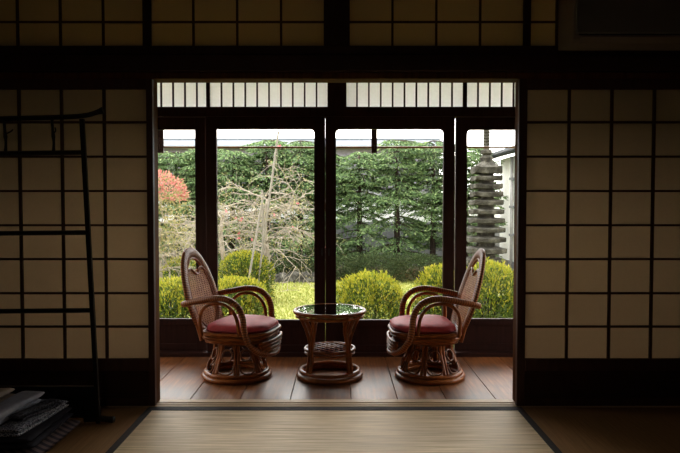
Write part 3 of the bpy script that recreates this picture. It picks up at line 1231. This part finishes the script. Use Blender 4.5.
# ------------------------------------------------------------------ garden
def ground_mat():
    m, nt, out = new_mat('garden_lawn')
    f = noise(nt, (1, 1, 1), 3.0, 6)
    g = noise(nt, (1, 1, 1), 60.0, 4)
    c1 = ramp(nt, f, [(0.3, (0.20, 0.22, 0.075)), (0.6, (0.28, 0.28, 0.11)), (0.8, (0.31, 0.28, 0.13))])
    c2 = ramp(nt, g, [(0.3, (0.7, 0.75, 0.6)), (0.7, (1.15, 1.1, 1.0))])
    mix = N(nt, 'ShaderNodeMix', data_type='RGBA', blend_type='MULTIPLY')
    mix.inputs[0].default_value = 1.0
    nt.links.new(c1, mix.inputs[6])
    nt.links.new(c2, mix.inputs[7])
    pbr(nt, out, mix.outputs[2], 0.9, bump(nt, g, 0.6, 0.03), 0.1)
    return m


M['lawn'] = ground_mat()
M['soil'] = plain('garden_soil', (0.07, 0.055, 0.035), 0.95, 0.1, 0.3, 10, b=0.3)
o = MB().box(-40, 40, -6, 80, GROUND - 0.2, GROUND).build('ground', M['lawn'])
struct(o, 'yellow-green lawn of the garden outside the glass doors', 'lawn')
o = MB().box(-8, 3.7, 13.15, 16.0, GROUND, GROUND + 0.03).build('path', M['soil'])
struct(o, 'dark planting bed along the garden wall', 'planting bed')
M['grass'] = leafmat('grass_blades', [(0.0, (0.17, 0.23, 0.04)), (0.5, (0.28, 0.31, 0.065)), (1.0, (0.38, 0.36, 0.11))], 0.4)
n_ = 42000
gx = RNG.uniform(-2.6, 2.4, n_)
gy = 6.4 + 6.8 * RNG.uniform(0, 1, n_) ** 1.2
gp = np.stack([gx, gy, np.full(n_, GROUND - 0.005)], 1)
ga = np.stack([RNG.normal(0, .45, n_), RNG.normal(0, .45, n_), np.ones(n_)], 1)
o = leaf_mesh('grass', gp, ga, 0.05, 0.012, M['grass'])
tag(o, 'short yellow-green grass growing on the garden lawn', 'grass', kind='stuff')

# garden wall: grey blocks below, white panels above
M['block'] = plain('gray_block', (0.15, 0.155, 0.165), 0.9, 0.1, 0.15, 6, b=0.2)
M['white'] = plain('white_render', (0.74, 0.745, 0.74), 0.85, 0.1, 0.05, 3)
YW = 16.0
wl = empty('wall_garden', (0, YW, GROUND))
b = MB()
zm = PZ(222, YW) - GROUND
zt = PZ(197, YW) - GROUND
for k in range(14):
    x0 = -13 + 1.25 * k
    for r in range(5):
        b.box(x0 + 0.004, x0 + 1.246, 0, 0.15, zm * r / 5 + 0.003, zm * (r + 1) / 5 - 0.003)
b.build('block_course', M['block'], wl)
MB().box(-13, 4.5, 0.02, 0.13, zm, zt).build('white_panel', M['white'], wl)
MB().box(PX(297, YW), PX(313, YW), -0.06, 0.0, PZ(236, YW) - GROUND, PZ(187, YW) - GROUND).build('white_pillar', M['white'], wl)
MB().box(-13, 4.5, -0.03, 0.18, zt, zt + 0.06).build('coping', M['block'], wl, bevel=0.01)
struct(wl, 'garden wall behind the evergreens, gray blocks below and white above', 'garden wall')

# side fences of the garden
M['fence'] = wood('fence_boards', (0.07, 0.05, 0.035), (0.12, 0.09, 0.06), (6, 6, 1), 0.8)
for xf, nm, lab in ((-6.0, 'wall_fence_left', 'board fence along the left side of the garden'), (8.6, 'wall_fence_right', 'board fence along the right side of the garden')):
    b = MB()
    for k in range(72):
        b.box(xf, xf + 0.03, -2.0 + 0.25 * k, -2.0 + 0.25 * k + 0.243, GROUND, 1.35)
    b.box(xf - 0.04, xf + 0.07, -2.0, 16.0, 1.35, 1.40)
    o = b.build(nm, M['fence'])
    struct(o, lab, 'fence')

# far house roof behind the trees
M['tile'] = plain('gray_roof_tile', (0.085, 0.095, 0.108), 0.8, 0.1, 0.15, 4)
hs = empty('house', (-2.0, 31.0, GROUND))
MB().box(-11.5, 6.8, 0, 6, 0, 4.25).build('wall', plain('mauve_wall', (0.14, 0.13, 0.17), 0.85, 0.1), hs)
b = MB()
b.prism([(-0.7, 4.36), (3.0, 5.0), (6.7, 4.36), (6.7, 4.24), (-0.7, 4.24)], 'x', -12.0, 7.3)
rf = b.build('roof', M['tile'], hs)
MB().tube([(-12.0, 3.0, 5.02), (7.3, 3.0, 5.02)], 0.07, 8).build('ridge', M['tile'], rf)
for k in range(6):
    MB().box(-5.6 + k * 2.1, -4.5 + k * 2.1, -0.03, 0.0, 1.3, 2.6).build('window', M['block'], hs)
tag(hs, 'distant house with a long low gray roof showing above the evergreens', 'house')

# white house on the right
M['cream'] = plain('cream_render', (0.80, 0.79, 0.75), 0.85, 0.1, 0.04, 3)
hs = empty('house', (3.72, 9.5, GROUND))
MB().box(0, 4.4, 0, 5.4, 0.35, 2.62).build('wall', M['cream'], hs)
MB().box(-0.02, 4.42, -0.02, 5.42, 0, 0.35).build('foundation', M['block'], hs)
b = MB()
b.prism([(-0.30, 2.60), (-0.30, 2.74), (2.2, 3.42), (4.7, 2.74), (4.7, 2.60), (2.2, 3.28)], 'y', -0.35, 5.75)
rf = b.build('roof', M['tile'], hs)
b = MB()
b.tube([(-0.33, -0.35, 2.65), (-0.33, 5.75, 2.65)], 0.05, 8)
b.build('gutter', plain('dark_gutter', (0.02, 0.022, 0.024), 0.7, 0.1), hs, smooth=True)
b = MB()
b.tube([(-0.05, 4.2, 2.6), (-0.05, 4.2, 0.1)], 0.032, 8)
b.build('downspout', plain('gray_pipe', (0.22, 0.22, 0.22), 0.5), hs, smooth=True)
for z in (0.9, 1.5, 2.1):
    b = MB()
    b.box(-0.09, 0.0, 4.14, 4.26, z, z + 0.05)
    b.build('pipe_bracket', M['block'], hs)
b = MB()
b.box(-0.015, 0.0, 1.4, 2.8, 1.25, 2.1)
b.build('window', M['block'], hs)
tag(hs, 'white single-storey house with a gray roof right of the stone pagoda', 'house')


# ---- stone pagoda
def stone_mat():
    m, nt, out = new_mat('weathered_stone')
    f = noise(nt, (1, 1, 1), 9, 8, rough=0.7)
    g = noise(nt, (1, 1, 1), 60, 4)
    col = ramp(nt, f, [(0.35, (0.016, 0.015, 0.012)), (0.5, (0.042, 0.040, 0.033)), (0.65, (0.11, 0.105, 0.088))])
    pbr(nt, out, col, 0.95, bump(nt, g, 0.5, 0.02), 0.1)
    return m


M['stone'] = stone_mat()
YP = 9.0
pc = P(486, 205, YP)
pg = empty('stone_pagoda', (pc.x, YP, GROUND))
Zp = lambda y: PZ(y, YP) - GROUND
px = lambda v: v / F * YP
eaves = [(165, 174, 14.6), (176, 181, 14.6), (184, 189, 15.0), (191.7, 197, 15.4), (200, 205.2, 16.0), (209.3, 214.2, 16.5), (218, 223, 17.2), (227, 232.5, 17.8),
         (236.5, 242, 18.5), (247, 253, 19.2), (258, 264.5, 20.0), (269.5, 276, 20.8), (281.5, 288, 21.6)]
for i, (a, c, hw) in enumerate(eaves):
    R = px(hw * 0.94)
    b = MB()
    zt, zb = Zp(a), Zp(c)
    h = zt - zb
    n_s = 40
    core = R * 0.50
    prof = [(core * 0.95, zb + 0.006), (R * 0.96, zb), (R * 0.99, zb + 0.006), (R, zb + h * 0.70)]
    if i == 0:
        prof += [(R * 0.82, zb + h * 0.80), (R * 0.55, zt + 0.02), (R * 0.38, zt + 0.05)]
    else:
        prof += [(R * 0.97, zb + h * 0.80), (R * 0.75, zt), (core, zt + 0.008)]
    o0 = len(b.v)
    b.lathe(prof, n=n_s, sq=14.0)
    # raise the corners of the eave
    for q in range(o0, len(b.v)):
        x, y, z = b.v[q]
        k = min(abs(x), abs(y)) / R
        rr = max(abs(x), abs(y)) / R
        b.v[q] = (x + RNG.normal(0, .0015), y + RNG.normal(0, .0015), z + 0.018 * k ** 3 * rr + RNG.normal(0, .001))
    b.build('roof_slab', M['stone'], pg)
    nxt = eaves[i + 1][0] if i + 1 < len(eaves) else 300
    b = MB()
    b.lathe([(core, Zp(nxt) + 0.005), (core * 0.98, zb + 0.02)], n=4)
    for q in range(len(b.v)):
        x, y, z = b.v[q]
        cs = math.sqrt(.5)
        b.v[q] = ((x - y) * cs * 1.25, (x + y) * cs * 1.25, z)
    b.build('storey', M['stone'], pg)
b = MB()
b.box(-px(17), px(17), -px(17), px(17), 0.22, Zp(299))
b.build('body', M['stone'], pg, bevel=0.01)
b = MB()
b.box(-px(25), px(25), -px(25), px(25), 0, 0.22)
b.build('plinth', M['stone'], pg, bevel=0.015)
prof = [(px(5.8), Zp(164)), (px(6.6), Zp(158)), (px(5.0), Zp(156)), (px(3.4), Zp(155.3)), (px(5.8), Zp(153.5)), (px(5.6), Zp(150.8)), (px(3.6), Zp(149.5))]
yy = 148.5
while yy > 128:
    prof += [(px(2.7), Zp(yy)), (px(3.6), Zp(yy - 0.7)), (px(3.6), Zp(yy - 1.9)), (px(2.7), Zp(yy - 2.6))]
    yy -= 3.0
prof += [(px(2.0), Zp(125)), (px(3.4), Zp(122)), (px(2.6), Zp(119)), (px(0.3), Zp(115))]
MB().lathe(prof, n=16).build('finial', M['stone'], pg, smooth=False)
tag(pg, 'many-tiered weathered stone pagoda in the garden behind the right chair', 'pagoda')

# ---- vegetation materials
M['needle'] = leafmat('evergreen_needles', [(0.0, (0.035, 0.065, 0.026)), (0.45, (0.085, 0.145, 0.058)), (0.8, (0.155, 0.235, 0.09)), (1.0, (0.24, 0.31, 0.13))], 0.3)
M['bark'] = plain('dark_bark', (0.035, 0.026, 0.02), 0.95, 0.1, 0.3, 14, b=0.4)
M['palebark'] = plain('pale_bare_bark', (0.235, 0.205, 0.165), 0.85, 0.1, 0.25, 20)
M['bamboo'] = plain('pale_bamboo', (0.16, 0.145, 0.115), 0.7, 0.3, 0.12, 12)
M['bushgreen'] = leafmat('clipped_bush_leaves', [(0.0, (0.03, 0.055, 0.012)), (0.5, (0.07, 0.115, 0.018)), (1.0, (0.13, 0.17, 0.025))], 0.35)
M['bushyellow'] = leafmat('yellow_new_leaves', [(0.0, (0.17, 0.21, 0.02)), (0.5, (0.28, 0.28, 0.025)), (1.0, (0.40, 0.35, 0.04))], 0.4)
M['darkbush'] = leafmat('dark_shrub_leaves', [(0.0, (0.018, 0.032, 0.012)), (0.6, (0.035, 0.055, 0.018)), (1.0, (0.07, 0.08, 0.03))], 0.25)
M['redleaf'] = leafmat('red_autumn_leaves', [(0.0, (0.34, 0.09, 0.08)), (0.4, (0.46, 0.19, 0.165)), (0.65, (0.42, 0.24, 0.18)), (0.85, (0.25, 0.24, 0.10)), (1.0, (0.14, 0.19, 0.06))], 0.4)
M['paleleaf'] = leafmat('pale_olive_leaves', [(0.0, (0.16, 0.17, 0.06)), (0.6, (0.28, 0.25, 0.10)), (1.0, (0.36, 0.30, 0.17))], 0.4)
M['pink'] = leafmat('pink_blossoms', [(0.0, (0.55, 0.12, 0.17)), (1.0, (0.65, 0.25, 0.27))], 0.4)


def conifer(x, Y, h, label, dens=1.0, spread=0.75):
    root = empty('conifer_tree', (x, Y, GROUND))
    b = MB()
    lean = random.uniform(-.03, .03)
    b.tube([(0, 0, 0), (lean * .5, 0, h * .5), (lean, 0, h * 0.97)], [0.075, 0.055, 0.015], 8)
    tw = MB()
    pos, ax = [], []
    z = 0.42
    while z < h:
        q = z / h
        Lb = spread * (1.0 - 0.25 * q ** 3) * random.uniform(0.8, 1.1)
        lowgap = 0.5 if z < 1.62 else 1.0
        nb = 7
        for k in range(nb):
            if random.random() > lowgap + (0.12 if z > 1.0 else 0):
                continue
            th = random.uniform(0, 2 * PI)
            Lk = Lb * random.uniform(0.7, 1.15)
            dx, dy = math.cos(th), math.sin(th)
            dr = random.uniform(0.10, 0.34)
            tip = Vector((dx * Lk, dy * Lk, z - dr * Lk))
            tw.tube([(0, 0, z), Vector((dx * Lk * .5, dy * Lk * .5, z - dr * Lk * .3)), tip], [0.014, 0.009, 0.004], 4)
            n = int(170 * dens * Lk / 0.7)
            t = RNG.uniform(0.12, 1.05, n)
            lat = RNG.normal(0, 1, n) * (0.15 * (1.1 - t * 0.55))
            px_ = dx * Lk * t - dy * lat
            py_ = dy * Lk * t + dx * lat
            pz_ = z - dr * Lk * t ** 1.4 - np.abs(lat) * 0.35 + RNG.normal(0, 0.014, n)
            pos.append(np.stack([px_, py_, pz_], 1))
            sgn = np.sign(lat)
            ax.append(np.stack([dx * 0.75 - dy * sgn * 0.6 + RNG.normal(0, .25, n), dy * 0.75 + dx * sgn * 0.6 + RNG.normal(0, .25, n), -0.42 + RNG.normal(0, .22, n)], 1))
        z += 0.125 if z > 1.5 else 0.15
    b.build('trunk', M['bark'], root, smooth=True)
    tw.build('branches', M['bark'], root)
    leaf_mesh('foliage', np.concatenate(pos), np.concatenate(ax), 0.085, 0.026, M['needle'], root)
    tag(root, label, 'tree', 'evergreen trees along the garden wall')
    return root


YT = 14.3
con = [(140, 'evergreen tree hidden mostly behind the left paper screen'),
       (176, 'evergreen tree behind the red-leaved shrub, leftmost seen through the glass'),
       (205, 'evergreen tree behind the dark stiles beside the left chair back'),
       (233, 'evergreen tree behind the round clipped bush left of the bare tree'),
       (268, 'evergreen tree directly behind the bare pale tree and its poles'),
       (300, 'evergreen tree just left of the middle door stiles'),
       (326, 'evergreen tree hidden behind the middle door stiles'),
       (360, 'evergreen tree with a dark bare trunk just right of the middle stiles'),
       (397, 'evergreen tree in the middle of the right centre glass door'),
       (433, 'evergreen tree just left of the narrow slit between right door stiles'),
       (466, 'evergreen tree left behind the stone pagoda')]
for i, (x, lab) in enumerate(con):
    hh = PZ(146, YT) - GROUND + random.uniform(-0.06, 0.08) + (0.14 if i in (4, 5, 8, 9) else 0)
    conifer(PX(x, YT), YT + random.uniform(-.12, .12), hh, lab)


def bush(x, Y, hw, h, label, kind='yellow', n=5200, group='clipped bushes in the garden', dx=0.0, flat=0.38, squash=0.85):
    root = empty('clipped_bush' if kind != 'dark' else 'dark_shrub', (x, Y, GROUND))
    # stems
    b = MB()
    for k in range(9):
        a = 2 * PI * k / 9 + 0.3
        r = hw * random.uniform(0.3, 0.75)
        b.tube([(0.04 * math.cos(a), 0.04 * math.sin(a), 0), (r * .5 * math.cos(a), r * .5 * math.sin(a), h * .4), (r * math.cos(a), r * math.sin(a) * squash, h * random.uniform(.6, .85))], [0.014, 0.009, 0.004], 5)
    b.build('stems', M['bark'], root)

    def shell(n, rmin, rmax, zlow=0.0):
        u = RNG.uniform(0, 1, n)
        th = RNG.uniform(0, 2 * PI, n)
        zc = zlow + (1 - zlow) * u
        sr = np.sqrt(np.clip(1 - zc ** (2 / flat * 0.6 + 1.0), 0.0, 1))
        rr = RNG.uniform(rmin, rmax, n)
        lump = 1 + 0.06 * np.sin(5 * th + 3 * zc + x * 9) + 0.05 * np.sin(11 * th - 6 * zc)
        X = hw * sr * np.cos(th) * rr * lump
        Yv = hw * squash * sr * np.sin(th) * rr * lump
        Z = h * zc * (rr * 0.5 + 0.5) * (0.95 + 0.05 * lump)
        out = np.stack([X / hw, Yv / hw, 0.5 * Z / h + 0.25], 1)
        return np.stack([X, Yv, Z], 1), out
    n = int(n * 1.45)
    p, o_ = shell(n, 0.55, 1.0)
    gm = {'yellow': M['bushgreen'], 'green': M['bushgreen'], 'dark': M['darkbush']}[kind]
    leaf_mesh('leaves', p, o_ + RNG.normal(0, .55, p.shape), 0.038, 0.020, gm, root)
    if kind != 'dark':
        m_ = int(n * (0.55 if kind == 'yellow' else 0.4))
        p, o_ = shell(m_, 0.93, 1.04, 0.12)
        o_[:, 2] += 0.7
        k = RNG.uniform(0, 1, m_) < (0.10 + 0.90 * np.clip((p[:, 2] / h - 0.40) / 0.5, 0, 1))
        pos, ax = list(p[k]), list(o_[k] + RNG.normal(0, .35, p[k].shape))
        if kind == 'yellow':                  # upright shoots on top
            p, o_ = shell(90, 0.95, 1.0, 0.5)
            for q in range(90):
                hgt = random.uniform(0.03, 0.10)
                for j in range(8):
                    pos.append(p[q] + np.array([0, 0, hgt * j / 8]))
                    a = random.uniform(0, 2 * PI)
                    ax.append(np.array((math.cos(a) * .6, math.sin(a) * .6, 0.9)))
        leaf_mesh('new_growth', np.array(pos), np.array(ax), 0.040, 0.015, M['bushyellow'], root)
    tag(root, label, 'bush', group)
    return root


def topz_(y, Y):
    return PZ(y, Y) - GROUND


bush(PX(176, 7.4), 7.4, 0.40, topz_(280, 7.4), 'yellow-green clipped bush behind the left chair at the left edge', n=5200)
bush(PX(236, 7.3), 7.3, 0.42, topz_(279, 7.3), 'yellow-green clipped bush behind the left chair armrests', n=5600)
bush(PX(183, 9.6), 9.6, 0.36, topz_(258, 9.6), 'small bright clipped bush behind the left chair back', 'green', 3800)
bush(PX(245, 10.2), 10.2, 0.46, topz_(252, 10.2), 'round clipped green bush at the foot of the bare tree', 'green', 6000)
bush(PX(369, 7.2), 7.2, 0.44, topz_(275, 7.2), 'yellow-green bush behind the round table, right of the middle stiles', n=6000)
bush(PX(440, 7.3), 7.3, 0.30, topz_(268, 7.3), 'yellow-green bush just left of the right chair back', n=3800)
bush(PX(489, 7.2), 7.2, 0.42, topz_(264, 7.2), 'yellow-green bush under the stone pagoda behind the right chair back', n=6000)
GD = 'dark low shrubs below the garden wall'
for i, (x, Y, hw, y, lab) in enumerate(((192, 13.4, .55, 262, 'dark low shrub behind the small bright bush at the left'), (292, 13.7, .6, 255, 'dark low shrub with mossy top beyond the lawn left of the middle stiles'),
                                        (345, 13.3, .6, 256, 'dark low shrub just right of the middle stiles'), (378, 13.2, .75, 252, 'broad dark low shrub in the middle of the right centre door'),
                                        (418, 13.2, .75, 253, 'broad dark low shrub left of the right chair back'), (455, 13.4, .5, 257, 'dark low shrub behind the right door stiles'))):
    bush(PX(x, Y), Y, hw, topz_(y, Y), lab, 'dark', 4200, GD)

# rocks along the far edge of the lawn
for i, (x, r) in enumerate(((274, .15), (283, .18), (294, .2), (305, .19), (316, .18))):
    Yk = 12.95 - 0.05 * (i % 2)
    b = MB()
    prof = []
    for k in range(7):
        t = k / 6
        prof.append((r * math.cos(t * PI / 2) * (0.98 if k else 0.92) + 0.004, r * 1.15 * math.sin(t * PI / 2)))
    b.lathe(prof, n=12)
    for q in range(len(b.v)):
        vx, vy, vz = b.v[q]
        s = 1 + RNG.normal(0, .07)
        b.v[q] = (vx * s, vy * s * .8, max(0, vz * (1 + RNG.normal(0, .05))))
    o = b.build('garden_rock', M['stone'])
    o.location = (PX(x, Yk), Yk, GROUND)
    o.rotation_euler = (0, 0, i * 1.3)
    tag(o, ['gray rock at the left end of the row beyond the lawn', 'second gray rock from the left beyond the lawn', 'large gray rock in the middle of the row beyond the lawn',
            'second gray rock from the right of the row beyond the lawn', 'gray rock at the right end of the row, by the middle stiles'][i], 'rock', 'rocks beyond the lawn')


b = MB()
b.lathe([(0.16, 0.0), (0.19, 0.12), (0.17, 0.25), (0.09, 0.34), (0.02, 0.36)], n=12)
b.v = [(x * (1 + RNG.normal(0, .05)), y * (1 + RNG.normal(0, .05)), z) for x, y, z in b.v]
o = b.build('garden_rock', M['stone'])
o.location = (PX(163, 8.3), 8.3, GROUND)
tag(o, 'single gray rock at the left edge beyond the left chair back', 'rock')


# ---- bare pale tree
def bare_tree(name, x, Y, H, label, seed, mat, spread=1.0, nmain=9, blossoms=True):
    rnd = random.Random(seed)
    root = empty(name, (x, Y, GROUND))
    b = MB()
    b.tube(spline([(0, 0, 0), (0.03, 0, H * .25), (-0.02, 0.02, H * .5), (0.03, 0, H * .72)], 4), [0.05] * 4 + [0.042] * 4 + [0.034] * 4 + [0.028], 7)
    b.build('trunk', mat, root, smooth=True)
    tw = MB()
    tips = []

    def grow(p, d, Ln, r, depth):
        pts = [p]
        cur, dd = p.copy(), d.copy()
        steps = 6
        for s in range(steps):
            dd = (dd + Vector((rnd.gauss(0, .22), rnd.gauss(0, .22), rnd.gauss(-0.10, .16)))).normalized()
            cur = cur + dd * Ln / steps
            if cur.z < 0.25:
                cur.z = 0.25
            pts.append(cur.copy())
            if depth < 3 and rnd.random() < 0.9:
                side = Vector((rnd.gauss(0, 1), rnd.gauss(0, .8), rnd.gauss(0, .6))).normalized()
                grow(cur.copy(), (dd * 0.7 + side * 0.75).normalized(), Ln * rnd.uniform(.45, .72), max(r * .62, .0042), depth + 1)
        tw.tube(pts, [r * (1 - 0.7 * k / steps) for k in range(steps + 1)], 5 if depth < 2 else 3)
        tips.append(pts[-1])
    for k in range(nmain):
        z = H * (0.35 + 0.40 * k / (nmain - 1))
        a = k * 2.4 + rnd.uniform(-.3, .3)
        grow(Vector((0, 0, z)), Vector((math.cos(a), math.sin(a) * .7, 0.40)).normalized(), spread * rnd.uniform(.75, 1.1), 0.013, 1)
    tw.build('branches', mat, root)
    if blossoms:
        pos, ax = [], []
        for t in rnd.sample(tips, min(len(tips), 14)):
            for j in range(9):
                pos.append((t.x, t.y, t.z))
                ax.append((rnd.gauss(0, 1), rnd.gauss(0, 1), rnd.gauss(0, 1)))
        leaf_mesh('blossoms', np.array(pos), np.array(ax), 0.035, 0.03, M['pink'], root)
    # a few withered leaves
    pos, ax = [], []
    for t in tips:
        for j in range(3):
            pos.append((t.x + rnd.gauss(0, .03), t.y + rnd.gauss(0, .03), t.z + rnd.gauss(0, .03)))
            ax.append((rnd.gauss(0, 1), rnd.gauss(0, 1), rnd.gauss(0, 1)))
    leaf_mesh('withered_leaves', np.array(pos), np.array(ax), 0.035, 0.016, M['paleleaf'], root)
    tag(root, label, 'tree', None)
    return root


YBt = 10.6
bare_tree('bare_tree', PX(266, YBt), YBt, topz_(160, YBt), 'pale bare branching tree on the lawn left of the middle stiles', 5, M['palebark'], 0.80, 16)
YB2 = 11.4
bare_tree('bare_tree', PX(222, YB2), YB2, topz_(180, YB2), 'pale bare shrub-like tree beside the dark stiles behind the left chair', 9, M['palebark'], 0.75, 9, False)
for (p0, p1, r, lab) in ((P(278.5, 131, 10.2), P(259, 275, 10.0), 0.016, 'long pale bamboo pole leaning up past the bare tree into the sky'),
                         (P(263, 196, 9.9), P(248, 284, 9.7), 0.016, 'shorter pale bamboo prop slanting at the left of the bare tree'),
                         (P(262, 190, 10.3), P(264, 285, 10.3), 0.017, 'upright pale bamboo stake against the trunk of the bare tree')):
    d = (p1 - p0)
    t = (GROUND - p0.z) / d.z
    p1 = p0 + d * t
    b = MB()
    n = 9
    pts, rs = [], []
    for k in range(n):
        q = p0 + (p1 - p0) * (k / (n - 1))
        pts += [q, q + (p1 - p0) * 0.004]
        rs += [r, r * 1.12]
    b.tube(pts, rs, 8)
    o = b.build('bamboo_pole', M['bamboo'], smooth=True)
    tag(o, lab, 'pole', 'bamboo poles propping the bare tree')

# ---- red-leaved shrub at the left
YS = 9.2
root = bare_tree('red_leaved_shrub', PX(158, YS), YS, topz_(195, YS), 'red-leaved shrub with a rounded crown at the left edge of the glass', 21, M['palebark'], 0.55, 11, False)
root['category'] = 'shrub'
cz = topz_(200, YS)
n_ = 1500
v = RNG.normal(size=(n_, 3))
v /= np.linalg.norm(v, axis=1, keepdims=True)
v[:, 2] = np.abs(v[:, 2])
rr = RNG.uniform(.75, 1.03, (n_, 1))
pos = v * rr * np.array([0.42, 0.40, topz_(171, YS) - cz]) + np.array([0.0, 0, cz])
leaf_mesh('red_leaves', pos, v + RNG.normal(0, .6, v.shape), 0.05, 0.028, M['redleaf'], root)
n_ = 1300
v = RNG.uniform(-1, 1, (n_, 3))
pos = v * np.array([0.38, 0.34, 0.42]) + np.array([0.02, 0, cz - 0.32])
leaf_mesh('lower_leaves', pos, RNG.normal(0, 1, v.shape), 0.05, 0.024, M['paleleaf'], root)
